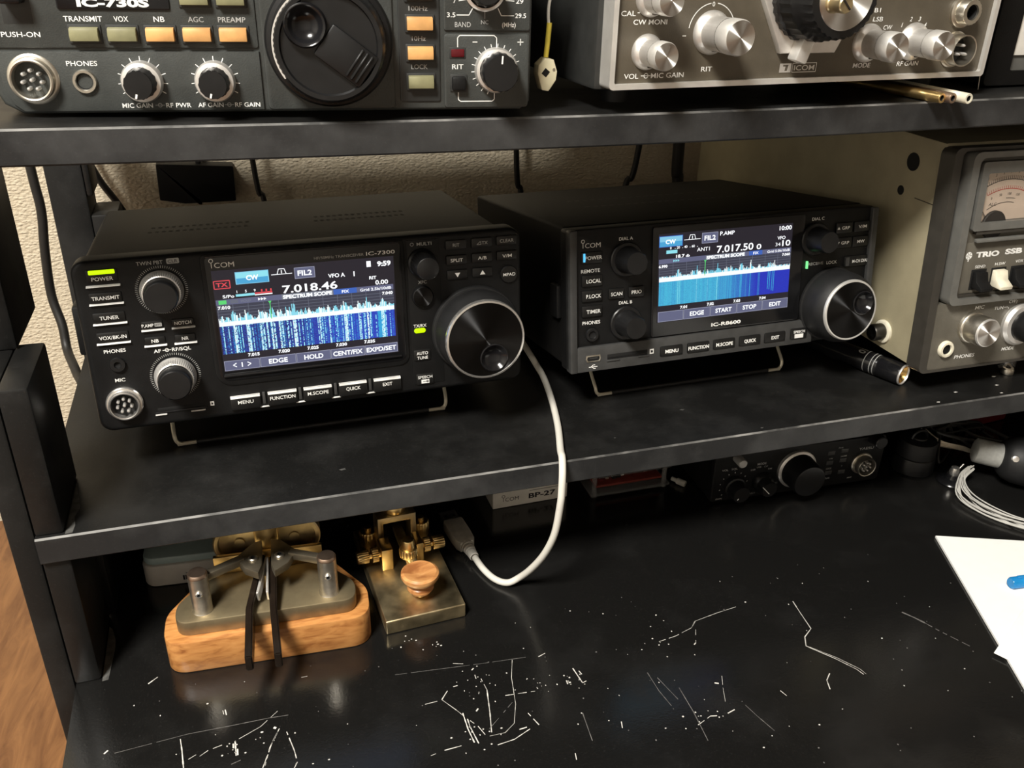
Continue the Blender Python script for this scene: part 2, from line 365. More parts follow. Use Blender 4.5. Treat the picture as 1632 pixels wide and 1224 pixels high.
class MB:
    def __init__(s):
        s.v = []; s.f = []; s.m = []; s.mats = []
    def mi(s, mat):
        mat = M[mat] if isinstance(mat, str) else mat
        if mat not in s.mats:
            s.mats.append(mat)
        return s.mats.index(mat)
    def add(s, vs, fs, mat):
        o = len(s.v); k = s.mi(mat)
        s.v += [tuple(v) for v in vs]
        for f in fs:
            s.f.append(tuple(i + o for i in f)); s.m.append(k)
        return s
    def addbm(s, bm, mat, mx=None):
        bm.verts.index_update()
        vs = [(mx @ v.co if mx else v.co) for v in bm.verts]
        fs = [tuple(v.index for v in f.verts) for f in bm.faces]
        s.add(vs, fs, mat); bm.free()
        return s
    def box(s, x0, x1, y0, y1, z0, z1, mat, r=0.0, seg=2, mx=None):
        bm = bmesh.new()
        bmesh.ops.create_cube(bm, size=1.0)
        for v in bm.verts:
            v.co = Vector(((x0 + x1) / 2 + v.co.x * (x1 - x0), (y0 + y1) / 2 + v.co.y * (y1 - y0), (z0 + z1) / 2 + v.co.z * (z1 - z0)))
        if r > 0:
            bmesh.ops.bevel(bm, geom=list(bm.edges), offset=r, segments=seg, profile=0.5, affect='EDGES')
        return s.addbm(bm, mat, mx)
    def prism(s, pts, d0, d1, mat, axis='y', r=0.0, seg=2, mx=None):
        """polygon in the plane across `axis`, from d0 to d1; rim edges rounded by r"""
        def P(a, b, d):
            return (a, d, b) if axis == 'y' else ((a, b, d) if axis == 'z' else (d, a, b))
        bm = bmesh.new()
        lo = [bm.verts.new(P(a, b, d0)) for a, b in pts]
        hi = [bm.verts.new(P(a, b, d1)) for a, b in pts]
        bm.faces.new(lo); bm.faces.new(list(reversed(hi)))
        n = len(pts)
        for i in range(n):
            bm.faces.new((lo[i], hi[i], hi[(i + 1) % n], lo[(i + 1) % n]))
        bmesh.ops.recalc_face_normals(bm, faces=list(bm.faces))
        if r > 0:
            ring = set(lo) | set(hi)
            es = [e for e in bm.edges if (e.verts[0] in lo and e.verts[1] in lo) or (e.verts[0] in hi and e.verts[1] in hi)]
            bmesh.ops.bevel(bm, geom=es, offset=r, segments=seg, profile=0.5, affect='EDGES')
        return s.addbm(bm, mat, mx)
    def lathe(s, at, prof, mat, ax='-y', seg=40, knurl=None, mx=None):
        """prof: rows (radius, distance along ax[, material])"""
        A = AX[ax] if isinstance(ax, str) else ax
        at = Vector(at)
        if knurl:
            seg = knurl[0] * 2
        rows = []
        vs = []
        for i, p in enumerate(prof):
            r, d = p[0], p[1]
            if r <= 1e-6:
                rows.append([len(vs)] * seg); vs.append(at + A @ Vector((0, 0, d)))
                continue
            row = []
            for k in range(seg):
                a = 2 * PI * k / seg
                rr = r
                if knurl and knurl[2] <= i <= knurl[3] and k % 2:
                    rr = r - knurl[1]
                row.append(len(vs)); vs.append(at + A @ Vector((rr * math.cos(a), rr * math.sin(a), d)))
            rows.append(row)
        groups = {}
        for i in range(len(prof) - 1):
            mt = prof[i + 1][2] if len(prof[i + 1]) > 2 else mat
            a, b = rows[i], rows[i + 1]
            for k in range(seg):
                q = [a[k], a[(k + 1) % seg], b[(k + 1) % seg], b[k]]
                u = []
                for z in q:
                    if z not in u:
                        u.append(z)
                if len(u) > 2:
                    groups.setdefault(mt, []).append(tuple(u))
        base = len(s.v)
        s.v += [tuple(mx @ v if mx else v) for v in vs]
        for mt, fs in groups.items():
            k = s.mi(mt)
            for f in fs:
                s.f.append(tuple(i + base for i in f)); s.m.append(k)
        return s
    def tube(s, pts, r, mat, seg=10, smooth=True, res=8):
        P = [Vector(p) for p in pts]
        if smooth and len(P) > 2:
            out = []
            for i in range(len(P) - 1):
                p0, p1, p2, p3 = P[max(i - 1, 0)], P[i], P[i + 1], P[min(i + 2, len(P) - 1)]
                for k in range(res):
                    t = k / res
                    out.append(0.5 * ((2 * p1) + (p2 - p0) * t + (2 * p0 - 5 * p1 + 4 * p2 - p3) * t * t + (3 * p1 - p0 - 3 * p2 + p3) * t ** 3))
            out.append(P[-1]); P = out
        vs = []; fs = []
        up = None
        for i, p in enumerate(P):
            t = (P[min(i + 1, len(P) - 1)] - P[max(i - 1, 0)]).normalized()
            if up is None:
                up = t.orthogonal().normalized()
            up = (up - t * up.dot(t)).normalized()
            w = t.cross(up)
            rr = r(i / (len(P) - 1)) if callable(r) else r
            for k in range(seg):
                a = 2 * PI * k / seg
                vs.append(p + (up * math.cos(a) + w * math.sin(a)) * rr)
        for i in range(len(P) - 1):
            for k in range(seg):
                fs.append((i * seg + k, i * seg + (k + 1) % seg, (i + 1) * seg + (k + 1) % seg, (i + 1) * seg + k))
        fs.append(tuple(range(seg))); fs.append(tuple(reversed([(len(P) - 1) * seg + k for k in range(seg)])))
        return s.add(vs, fs, mat)
    def holed_disc(s, cx, cz, R, hx, hz, hr, d, mat, n=96):
        vs = []
        for k in range(n):
            a = 2 * PI * k / n
            ux, uz = math.cos(a), math.sin(a)
            vs.append((hx + hr * ux, -d, hz + hr * uz))
            ox, oz = hx - cx, hz - cz
            bq = ox * ux + oz * uz
            t = -bq + math.sqrt(bq * bq - (ox * ox + oz * oz - R * R))
            vs.append((hx + t * ux, -d, hz + t * uz))
        return s.add(vs, [(2 * k, 2 * k + 1, (2 * k + 3) % (2 * n), (2 * k + 2) % (2 * n)) for k in range(n)], mat)
    # flat print on a panel facing -y
    def poly(s, pts, y, mat):
        return s.add([(a, y, b) for a, b in pts], [tuple(range(len(pts)))], mat)
    def rect(s, x0, x1, z0, z1, y, mat):
        return s.poly([(x0, z0), (x1, z0), (x1, z1), (x0, z1)], y, mat)
    def line(s, pts, w, y, mat):
        for (a, b), (c, d) in zip(pts[:-1], pts[1:]):
            L = math.hypot(c - a, d - b) or 1
            nx, nz = -(d - b) / L * w / 2, (c - a) / L * w / 2
            s.poly([(a + nx, b + nz), (c + nx, d + nz), (c - nx, d - nz), (a - nx, b - nz)], y, mat)
        return s
    def arc(s, cx, cz, r, a0, a1, w, y, mat, n=24):
        return s.line([(cx + r * math.cos(math.radians(a0 + (a1 - a0) * i / n)), cz + r * math.sin(math.radians(a0 + (a1 - a0) * i / n))) for i in range(n + 1)], w, y, mat)
    def ticks(s, cx, cz, r0, r1, n, w, y, mat, a0=0, a1=360):
        m_ = n if (a1 - a0) % 360 == 0 else n - 1
        for i in range(n):
            a = math.radians(a0 + (a1 - a0) * i / m_)
            s.line([(cx + r0 * math.cos(a), cz + r0 * math.sin(a)), (cx + r1 * math.cos(a), cz + r1 * math.sin(a))], w, y, mat)
        return s
    def text(s, t, x, z, cap, mat='print', y=-0.06, w=None, bold=0.008, shear=0.0, mx=None, align='c', plane='xz'):
        vs, fs, wd = glyphs(t, bold)
        sx = (w / wd) if w else cap
        if align == 'l':
            x = x + wd * sx / 2
        elif align == 'r':
            x = x - wd * sx / 2
        pts = [(x + a * sx + b * cap * shear, y, z + b * cap) for a, b in vs]
        if mx:
            pts = [mx @ Vector(p) for p in pts]
        return s.add(pts, fs, mat)
    def build(s, name, parent=None, label=None, sharp=38):
        me = bpy.data.meshes.new(name)
        me.from_pydata([(a / 1000.0, b / 1000.0, c / 1000.0) for a, b, c in s.v], [], s.f)
        for m in s.mats:
            me.materials.append(m)
        me.polygons.foreach_set('material_index', s.m)
        me.update()
        bm = bmesh.new(); bm.from_mesh(me)
        bmesh.ops.recalc_face_normals(bm, faces=list(bm.faces))
        bm.to_mesh(me); bm.free()
        me.polygons.foreach_set('use_smooth', [True] * len(me.polygons))
        me.set_sharp_from_angle(angle=math.radians(sharp))
        o = bpy.data.objects.new(name, me)
        COL.objects.link(o)
        if parent:
            o.parent = parent
        if label:
            o['label'] = label
        return o

def rrect(x0, x1, z0, z1, r, n=5):
    """rounded rectangle; r a number or (bl, br, tr, tl)"""
    if not isinstance(r, (tuple, list)):
        r = (r,) * 4
    out = []
    for (cx, cz, a, q) in ((x0 + r[0], z0 + r[0], 180, r[0]), (x1 - r[1], z0 + r[1], 270, r[1]), (x1 - r[2], z1 - r[2], 0, r[2]), (x0 + r[3], z1 - r[3], 90, r[3])):
        for i in range(n + 1):
            t = math.radians(a + 90 * i / n)
            out.append((cx + q * math.cos(t), cz + q * math.sin(t)))
    return out

def rpoly(pts, r, n=6):
    out = []
    N = len(pts)
    for i in range(N):
        p = Vector(pts[i]); a = Vector(pts[i - 1]); b = Vector(pts[(i + 1) % N])
        u = (a - p).normalized(); v = (b - p).normalized()
        rr = r[i] if isinstance(r, (list, tuple)) else r
        ang = u.angle(v); d = min(rr / math.tan(ang / 2), (a - p).length * 0.48, (b - p).length * 0.48)
        A = p + u * d; B = p + v * d
        for k in range(n + 1):
            t = k / n
            q = A * (1 - t) ** 2 + p * 2 * t * (1 - t) + B * t * t
            out.append((q.x, q.y))
    return out

def thing(name, label, cat, loc, yaw=0.0, tilt=0.0, group=None):
    o = bpy.data.objects.new(name, None)
    COL.objects.link(o)
    o.empty_display_size = 0.02
    o.location = W(*loc)
    o.rotation_euler = (-tilt, 0, yaw)
    o['label'] = label; o['category'] = cat
    if group:
        o['group'] = group
    return o

def tag(o, label, cat, group=None, loc=None, yaw=0.0):
    o['label'] = label; o['category'] = cat
    if group:
        o['group'] = group
    if loc:
        o.location = W(*loc)
        o.rotation_euler = (0, 0, yaw)
    return o

def struct(o):
    o['kind'] = 'structure'
    return o

# ------------------------------------------------------------------ the room
def world_mb(mb, name):
    return struct(mb.build(name))
b = MB(); b.box(-1700, 2300, 800, 860, -1125, 1275, 'wallpaper'); o = world_mb(b, 'wall_back'); o.location = (0, 0, 1.125)
b = MB(); b.box(-1700, 2300, -2200, 800, -1165, -1125, 'floor'); o = world_mb(b, 'floor'); o.location = (0, 0, 1.125)
b = MB(); b.box(-1760, -1700, -2200, 800, -1125, 1275, 'plaster'); o = world_mb(b, 'wall_left'); o.location = (0, 0, 1.125)
b = MB(); b.box(2300, 2360, -2200, 800, -1125, 1275, 'plaster'); o = world_mb(b, 'wall_right'); o.location = (0, 0, 1.125)
b = MB(); b.box(-1760, 2360, -2260, -2200, -1125, 1275, 'plaster'); o = world_mb(b, 'wall_rear'); o.location = (0, 0, 1.125)
b = MB(); b.box(-1760, 2360, -2260, 860, 1275, 1330, 'plaster'); o = world_mb(b, 'ceiling'); o.location = (0, 0, 1.125)

# ------------------------------------------------------------------ the rack desk
rack = thing('desk_rack', 'black wooden desk with two scuffed black shelves on board uprights', 'desk', (0, 0, 0))
SAG = lambda x: -3.4 * math.sin(PI * min(1, max(0, (x + 116) / 690.0)))
def board(x0, x1, y0, y1, z0, z1, name, top, edge, sag=False, label=None):
    b = MB()
    n = 24 if sag else 1
    xs = [x0 + (x1 - x0) * i / n for i in range(n + 1)]
    f = SAG if sag else (lambda x: 0.0)
    c = 0.9
    vs = []
    prof = [(y0, z0 + c), (y0, z1 - c), (y0 + c, z1), (y1, z1), (y1, z0), (y0 + c, z0)]
    for x in xs:
        vs += [(x, y, z + f(x)) for y, z in prof]
    k = len(prof)
    def strip(j, mat):
        b.add(vs, [(i * k + j, i * k + (j + 1) % k, (i + 1) * k + (j + 1) % k, (i + 1) * k + j) for i in range(n)], mat)
    strip(0, edge); strip(1, 'chalk'); strip(2, top); strip(3, top); strip(4, top); strip(5, edge)
    b.add(vs, [tuple(range(k))], edge); b.add(vs, [tuple(n * k + j for j in range(k))], edge)
    return b
b = board(-116.5, 716, 412.5, 742, -290.8, -275, 'shelf_board', 'board', 'edge')
def scuff(b, pts, z):
    b.add([(x, y, z) for x, y in pts], [tuple(range(len(pts)))], 'scuff')
scuff(b, [(-102.6, 414.2), (-99.2, 414.6), (-98.6, 421), (-99.8, 429), (-98.0, 436), (-99.4, 446), (-101.2, 455), (-102.2, 461.5), (-102.6, 462)], -274.95)
for x, y in ((457, 425.7), (487.5, 416.6), (493.5, 427.1), (434.9, 416.6), (501.9, 438.9), (300, 417), (262, 452), (205, 430), (40, 438)):
    a = random.random() * 3; L = random.uniform(0.8, 2.4)
    b.add([(x + L * math.cos(a + q), y + 0.5 * L * math.sin(a + q), -274.95) for q in (0, 1.3, 2.6, 4.4)], [(0, 1, 2, 3)], 'scratch' if x > 430 else 'scuff')
b.build('shelf_board', rack, sharp=20)
b = board(-116.5, 716, 412.5, 714, -90.2, -74.6, 'shelf_board', 'board', 'edge', True); b.build('shelf_board', rack, sharp=20)

# desk top with its scratches
b = board(-116, 716, 95, 742, -393, -375, 'desk_top', 'desk', 'edge')
def scratch(pts, w=0.45, mat='scratch', broken=0.0, z=-374.95):
    for (x0, y0), (x1, y1) in zip(pts[:-1], pts[1:]):
        L = math.hypot(x1 - x0, y1 - y0) or 1
        n = max(1, int(L / 2.2))
        for i in range(n):
            if random.random() < broken:
                continue
            t0, t1 = i / n, min(1.0, (i + 1.04) / n)
            a = (x0 + (x1 - x0) * t0, y0 + (y1 - y0) * t0); c = (x0 + (x1 - x0) * t1, y0 + (y1 - y0) * t1)
            ww = w * random.uniform(0.6, 1.25)
            nx, ny = -(y1 - y0) / L * ww / 2, (x1 - x0) / L * ww / 2
            b.add([(a[0] + nx, a[1] + ny, z), (c[0] + nx, c[1] + ny, z), (c[0] - nx, c[1] - ny, z), (a[0] - nx, a[1] - ny, z)], [(0, 1, 2, 3)], mat)
SCR = [
 ([(121.3,366.4),(116.9,353.4),(113.4,334.5),(108.7,321.9),(102.3,317.3),(93.9,317.4)], .35, 0),
 ([(100.1,357.5),(101.1,348.5)], .5, .3), ([(101.1,348.5),(98.2,332.2),(95.5,319.5)], .8, 0),
 ([(96.3,310.8),(105.7,311.8),(115.6,316.0)], .6, .1), ([(86.2,356.1),(81.3,355.6),(75.4,348.5)], .8, .35),
 ([(75.4,348.5),(81.4,339.0),(85.0,332.6),(89.7,325.4),(91.8,319.0)], .5, .2), ([(85.6,339.1),(85.5,326.6),(87.1,314.5)], .8, .15),
 ([(84.1,336.2),(84.1,325.1),(85.1,315.6)], .8, .15), ([(69.1,315.1),(78.1,315.5)], .7, .2), ([(61.6,313.8),(64.3,314.3)], .6, 0),
 ([(117.9,326.5),(121.8,315.1),(125.4,316.1)], .7, .3), ([(110.1,317.2),(114.4,317.6)], .9, .1), ([(146.5,348.6),(145.8,340.0)], .8, .4),
 ([(152.8,350.5),(154.2,338.6),(156.8,339.4)], .8, .1), ([(154.7,350.7),(156.1,344.8)], .6, .2), ([(136.8,364.6),(143.6,367.0)], .7, .3),
 ([(97.5,361.1),(97.4,355.3)], .8, .3), ([(87.7,373.1),(93.3,371.2)], .5, .3), ([(109.7,341.7),(126.5,340.2)], .6, .45),
 ([(133.1,294.7),(132.3,290.7)], .7, 0), ([(164.2,307.1),(163.0,302.9)], .6, 0), ([(98.1,366.2),(96.7,365.1)], 1.4, 0),
 ([(126.9,344.7),(130.0,344.1)], 1.5, .2), ([(92.9,337.0),(91.4,335.4)], 1.2, .2),
 ([(308.1,366.1),(306.5,355.3),(304.7,341.1),(296.9,335.9),(293.1,328.9)], .7, 0), ([(293.1,328.9),(303.7,315.3),(310.6,304.4),(312.0,300.0)], .6, 0),
 ([(293.3,329.2),(305.1,315.6),(312.6,304.1),(313.6,299.8)], .4, .1), ([(270.3,371.3),(256.1,369.6),(239.3,366.6),(234.3,361.9)], .4, .1),
 ([(239.3,366.6),(234.3,361.9)], .7, 0), ([(234.3,361.9),(221.8,358.1),(207.7,356.2)], .4, .35), ([(236.1,359.9),(230.8,349.6)], .3, .3), ([(230.8,349.6),(229.1,348.4)], .8, 0),
 ([(293.5,306.0),(288.8,302.0),(286.5,295.6)], .7, 0), ([(232.6,321.5),(228.8,313.4),(225.0,303.9)], .35, .1),
 ([(202.8,293.5),(212.1,297.1)], .5, .2), ([(212.1,297.1),(215.7,296.3)], 1.0, 0), ([(222.2,296.2),(227.1,297.5)], .9, .1),
 ([(258.8,302.5),(260.2,298.1)], .6, 0), ([(226.0,317.9),(228.1,316.9)], 1.2, 0),
 ([(-11.0,365.2),(-20.4,356.9),(-31.5,351.8)], .35, .15), ([(-11.0,352.9),(-14.8,345.5),(-18.9,334.7),(-20.7,330.0)], .7, .2),
 ([(-12.0,351.0),(-16.5,342),(-19.5,331.0)], .5, .3), ([(-7.5,349.7),(-4.7,336.5),(-3.8,328.8),(-5.6,325.6)], .7, .1),
 ([(-50.8,346.1),(-46.7,348.7),(-39.9,350.2)], .5, .1), ([(-56.3,345.7),(-52.6,347.6)], .5, .1), ([(-33.4,350.9),(-33.2,341.3)], 1.1, .1),
 ([(-32.4,345.5),(-32.4,341.5)], 1.0, 0), ([(-34.4,349.5),(-34.4,346.5)], .9, 0), ([(-39.1,373.7),(-38.7,370.8)], .7, 0), ([(-37.9,373.9),(-37.3,369.9)], .7, 0),
 ([(-13.8,354.5),(-12.6,353.6)], 1.6, 0), ([(3.4,386.2),(6.7,386.1)], .5, 0), ([(65.9,347.8),(72.8,348.1)], .5, .3),
 ([(-78.2,404.6),(-73.4,408.5)], .8, 0), ([(-97.1,361.0),(-95.3,362.8)], 1.3, 0), ([(-60.4,360.1),(-59.5,352.6),(-58.5,341.0)], .9, .15)]
for p_, w_, k_ in SCR:
    scratch(p_, w_ * 0.68, 'scratch', k_)
for p_, w_, k_ in [([(146.3,318.2),(144.1,295.1)], .4, .1), ([(54.2,373.6),(103.2,368.5),(129.6,366.3)], .3, .1), ([(192.7,335.6),(193.1,321.2),(195.0,309.5)], .35, 0),
                   ([(196.5,330.5),(200.6,312.7)], .35, 0), ([(205.0,320.3),(204.6,301.8),(202.9,282.7)], .4, 0), ([(234.4,298.7),(236.6,290.2),(240.2,278.7)], .4, 0),
                   ([(-56.6,362.4),(-33.5,361.8),(-16.2,361.6),(-5.8,360.8)], .4, .05), ([(-92,360),(-56.6,362.4)], .3, .2), ([(-35.7,336.6),(-28.9,338.6)], .4, .1),
                   ([(368.9,338.2),(373.2,331.6),(376.1,326.0)], 1.2, .1), ([(376.1,326.0),(379.8,317.7),(389.4,299.7)], .6, .3), ([(95,322),(112,336)], .3, .3)]:
    scratch(p_, w_, 'scratchdim', k_)
def speck(x, y, r, mat):
    n = random.choice((4, 5, 6)); a0 = random.random() * 6; st = random.uniform(0.5, 1.5)
    b.add([(x + r * math.cos(a0 + 2 * PI * i / n) * st, y + r * math.sin(a0 + 2 * PI * i / n), -374.95) for i in range(n)], [tuple(range(n))], mat)
scuff(b, [(-102.6, 413.6), (-99.4, 414.0), (-98.8, 424), (-97.8, 438), (-98.2, 446), (-100.6, 456), (-102.6, 459)], -374.95)
for i in range(190):
    x = random.uniform(-100, 420); y = random.uniform(240, 400)
    speck(x, y, random.uniform(0.2, 0.55), 'scratch' if random.random() < 0.45 else 'scratchdim')
for cx, cy, n, s in ((98, 352, 14, 7), (128, 346, 12, 5), (150, 342, 10, 4), (88, 322, 12, 6), (-14, 350, 8, 8), (66, 398, 7, 3), (82, 392, 5, 3), (208, 350, 8, 8), (215, 300, 10, 8), (-35, 345, 8, 4)):
    for i in range(n):
        speck(random.gauss(cx, s), random.gauss(cy, s * 0.7), random.uniform(0.25, 0.6), 'scratch')
b.build('desk_top', rack, sharp=20)

def upright(x0, x1, y0, y1, z0, z1, label=None):
    b = MB(); b.box(x0, x1, y0, y1, z0, z1, 'board', 1.6, 2); return b.build('upright', rack)
upright(-129, -116.6, 415, 470, -1125, -192.5)
upright(-116.6, -103, 415, 470, -275, -192.5)
upright(-116.6, -103, 415, 470, -375, -290.8)
upright(-128.5, -114.3, 462, 519, -192.5, -90)
upright(-129, -104, 700, 742, -1125, -90.6)
upright(-104, -99.5, 700, 735, -177, -90)
upright(-104, -86, 700, 738, -275, -191)
upright(716.5, 730, 415, 470, -1125, -90)
upright(716.5, 730, 700, 742, -1125, -90)
b = MB(); b.box(-104, -100, 471, 735, -375, -290.8, 'board', 0.5); b.build('side_panel', rack)
b = MB(); b.box(712, 716, 471, 699, -374.9, -290.9, 'board', 0.5); b.build('side_panel', rack)
b = MB(); b.box(-104, 716, 742.2, 748, -375, -290.8, 'board', 0.5); b.build('back_panel', rack)

# ------------------------------------------------------------------ shared radio parts
def tri(b, x, z, s, up, y, mat):
    b.poly([(x - s, z - s * 0.75 * up), (x + s, z - s * 0.75 * up), (x, z + s * 0.85 * up)], y, mat)

def maker_mark(b, x, z, cap, w, mat, y=-0.07):
    """i with a ring for its dot, then COM"""
    b.text('COM', x + w * 0.08, z, cap, mat, y, w * 0.80, 0.0)
    b.rect(x - w / 2 + w * 0.055, x - w / 2 + w * 0.085, z - cap / 2, z + cap * 0.45, y, mat)
    cx, cz, r = x - w / 2 + w * 0.07, z + cap * 0.85, cap * 0.34
    b.arc(cx, cz, r, 0, 360, cap * 0.12, y, mat, 18)

def key_cap(parent, x0, x1, z0, z1, label=None, cap=2.0, w=None, d=1.0, r=0.7, glint_ledge=None, mat='key', name='push_button', ink='print', extra=None, tx=0, tz=0, bold=0.008):
    b = MB()
    b.box(x0, x1, -d, 1.0, z0, z1, mat, min(r, (z1 - z0) * 0.24), 2)
    if label:
        b.text(label, (x0 + x1) / 2 + tx, (z0 + z1) / 2 + tz, cap, ink, -d - 0.07, w, bold)
    if glint_ledge == 'low':
        b.prism([(-0.1, z0 - 0.9), (-1.5, z0 - 0.9), (-1.3, z0 - 0.55), (-0.1, z0 - 0.15)], x0 - 0.4, x1 + 0.4, 'glint_ledge', axis='x')  # pale strip under the key carries its highlight as colour
    if glint_ledge == 'top':
        b.prism([(-d + 0.1, z1 - 0.15), (-d - 0.12, z1 - 1.15), (-d - 0.2, z1 - 1.1), (-0.2, z1 + 0.1)], x0 + 0.4, x1 - 0.4, 'glint_ledge', axis='x')
    if extra:
        extra(b, -d - 0.08)
    return b.build(name, parent)

def din_socket(parent, x, z, R, pins, shell='satin', nut=True, keyed=0, depth=5.0, rin=0.78):
    b = MB()
    pr = [(R, 0.0), (R, 1.4), (R * 0.94, 2.0), (R * 0.86, 2.1), (R * 0.86, depth * 0.6), (R * 0.84, depth), (R * rin, depth + 0.25), (R * rin * 0.93, depth), (R * rin * 0.92, 0.8), (0, 0.8, 'void')]
    b.lathe((x, 0, z), pr, shell, seg=40)
    o = b.build('microphone_socket', parent)
    for px, pz in pins:
        c = MB(); c.lathe((x + px, 0, z + pz), [(0.82, 0.8), (0.82, depth * 0.82), (0.5, depth * 0.94), (0, depth * 0.97)], 'satin', seg=12)
        c.build('contact_pin', o)
    return o

def jack(parent, x, z, R, rim='plastic', rh=0.5, d=1.4, name='phones_jack'):
    b = MB()
    b.lathe((x, 0, z), [(R, 0), (R, d * 0.7), (R * 0.93, d), (R * (rh + 0.08), d), (R * rh, d * 0.75), (R * rh * 0.99, d * 0.5, 'void'), (0, 0.3, 'void')], rim, seg=28)
    return b.build(name, parent)

def screw(b, x, y, z, r, ax='-y', mat='steel'):
    b.lathe((x, y, z), [(r, 0), (r, 0.5), (r * 0.8, 0.9), (r * 0.35, 0.9), (r * 0.3, 0.5, 'void'), (0, 0.5, 'void')], mat, ax, 16)

def tilt_stand(parent, x0, x1, y, top, bottom):
    r = 1.15
    b = MB()
    pts = [(x0, y + 16, top), (x0, y + 6, (top + bottom) / 2), (x0 + 0.3, y, bottom + 7), (x0 + 1.2, y - 0.5, bottom + 2.8), (x0 + 4.0, y - 0.5, bottom + r), (x0 + 8, y - 0.5, bottom + r),
           ((x0 + x1) / 2, y - 0.5, bottom + r), (x1 - 8, y - 0.5, bottom + r), (x1 - 4, y - 0.5, bottom + r), (x1 - 1.2, y - 0.5, bottom + 2.8), (x1 - 0.3, y, bottom + 7), (x1, y + 6, (top + bottom) / 2), (x1, y + 16, top)]
    b.tube(pts, r, 'platedwire', 8)
    o = b.build('tilt_stand', parent)
    c = MB(); c.tube([(x0 + 12, y - 0.5, bottom + r + 0.35), (x1 - 12, y - 0.5, bottom + r + 0.35)], r + 0.35, 'rubber', 10, False)
    c.build('rubber_sleeve', o)

def skirt_knob(parent, x, z, prof, mat, name, knurl=None, seg=48, pointer=None, sub=None, mx=None):
    b = MB()
    b.lathe((x, 0, z), prof, mat, seg=seg, knurl=knurl)
    if pointer:
        (r0, r1, a, w, d, pm_) = pointer
        b.line([(x + r0 * math.cos(math.radians(a)), z + r0 * math.sin(math.radians(a))), (x + r1 * math.cos(math.radians(a)), z + r1 * math.sin(math.radians(a)))], w, -d, pm_)
    return b.build(name, parent)

# ------------------------------------------------------------------ transceiver on the left of the lower shelf
A = thing('transceiver', 'black transceiver with waterfall screen showing 7.018.46, left on the lower shelf', 'radio', (-84.54, 460.29, -244.87), 0.0203, 0.0920)
b = MB()
b.box(2.5, 237.5, 10, 178, 1.0, 88, 'cover', 2.5, 3)
for rows, x0, n in ((0, 34, 15), (1, 34, 15), (0, 133, 15), (1, 133, 15)):
    for i in range(n):
        cx = x0 + i * 4.0 + (1.5 if rows else 0); cy = 92 + rows * 13
        b.add([(cx + 1.35 * math.cos(t * PI / 4), cy + 2.6 * math.sin(t * PI / 4), 88.06) for t in range(8)], [tuple(range(8))], 'void')
b.box(8, 140, 14.5, 21, 86.5, 88.8, 'greystrip', 0.4)
b.box(146, 236, 14.5, 21, 86.5, 88.8, 'greystrip', 0.4)
for sx in (22, 218):
    b.lathe((sx, 165, 1.5), [(7, 0), (7, 10), (6, 11.5), (0, 11.5)], 'rubber', '-z', 20)
b.build('cabinet', A)
b = MB()
b.prism(rrect(0, 240, 0, 94, 7, 6), 0, 16, 'plastic', r=2.6, seg=3)
b.prism(rrect(62.3, 170.5, 18.5, 92.6, (9, 6, 3, 3), 6), -0.9, 2, 'plastic', r=0.7)
b.prism(rrect(64.5, 168.5, 21.5, 91.6, (6, 4, 2.5, 2.5), 5), -1.3, 1, 'gloss', r=0.4)
for i, (x0, x1) in enumerate(((64, 169.5),)):
    b.box(x0 + 1, x1 - 1, -1.7, 0, 91.0, 92.0, 'gloss', 0.35)
    b.box(66.5, 166, -2.4, -1.0, 24.0, 25.6, 'gloss', 0.6)
b.box(172, 191, -0.35, 1, 5, 91.5, 'plastic', 0.3)
# printing
T = lambda s, x, z, cap=2.0, w=None, m='print', y=-0.08, bold=0.008: b.text(s, x, z, cap, m, y, w, bold)
T('PHONES', 14.2, 45.6, 2.0, 10.6); T('MIC', 14.2, 29.2, 2.0, 5.0)
T('TWIN PBT', 38.0, 90.7, 2.0, 12.8, 'dimprint')  # dimmed by colour for the shade of the shelf above
b.prism(rrect(46.2, 52.4, 89.4, 92.2, 0.6, 3), -0.05, 0.3, 'dimprint')
b.text('CLR', 49.3, 90.8, 1.7, 'ink', -0.12, 4.8)
T('AF', 34.8, 43.0, 2.0, 3.6); T('RF/SQL', 47.0, 43.0, 2.0, 9.6)
b.arc(39.6, 43.0, 0.9, 0, 360, 0.3, -0.08, 'print', 12); b.rect(37.4, 41.8, 42.85, 43.15, -0.08, 'print')
b.ticks(41.9, 76.0, 11.7, 12.95, 72, 0.28, -0.08, 'dimprint'); b.ticks(41.9, 28.2, 11.7, 12.95, 72, 0.28, -0.08, 'dimprint')
b.text('MULTI', 182.2, 89.2, 1.9, 'dimprint', -0.42, 8.5); b.arc(175.2, 89.2, 0.9, 0, 360, 0.3, -0.42, 'dimprint', 12)
b.text('XFC', 180.2, 67.2, 1.9, 'dimprint', -0.42, 5.0)
b.text('TX/RX', 177.6, 41.4, 1.9, 'print', -0.42, 7.6)
maker_mark(b, 73.3, 86.9, 2.9, 12.6, 'print', -1.4)
b.text('HF/50MHz TRANSCEIVER', 134.4, 86.3, 1.5, 'dimprint', -1.4, 27.0)
b.text('IC-7300', 157.2, 86.4, 2.1, 'print', -1.4, 16.0)
b.rect(57.4, 59.4, 8.0, 10.6, -0.08, 'print'); b.poly([(58.0, 8.7), (58.9, 8.7), (58.9, 9.7), (58.0, 9.9)], -0.12, 'void')
b.box(28.6, 55.8, -0.5, 0.4, 7.2, 8.2, 'gloss', 0.3)
b.box(30, 54.5, -0.05, 0.6, 8.3, 10.4, 'void', 0.2)
b.build('front_panel', A)
b = MB(); b.prism(rrect(28.6, 34.5, 6.3, 6.9, 0.2, 2), -0.7, 0, 'glint_ledge'); b.prism(rrect(47, 54.5, 6.1, 6.7, 0.2, 2), -0.7, 0, 'glint_ledge'); b.build('card_slot_painted_glint', A)
key_cap(A, 7.2, 22.2, 82.6, 89.6, None, d=0.7, name='power_button')
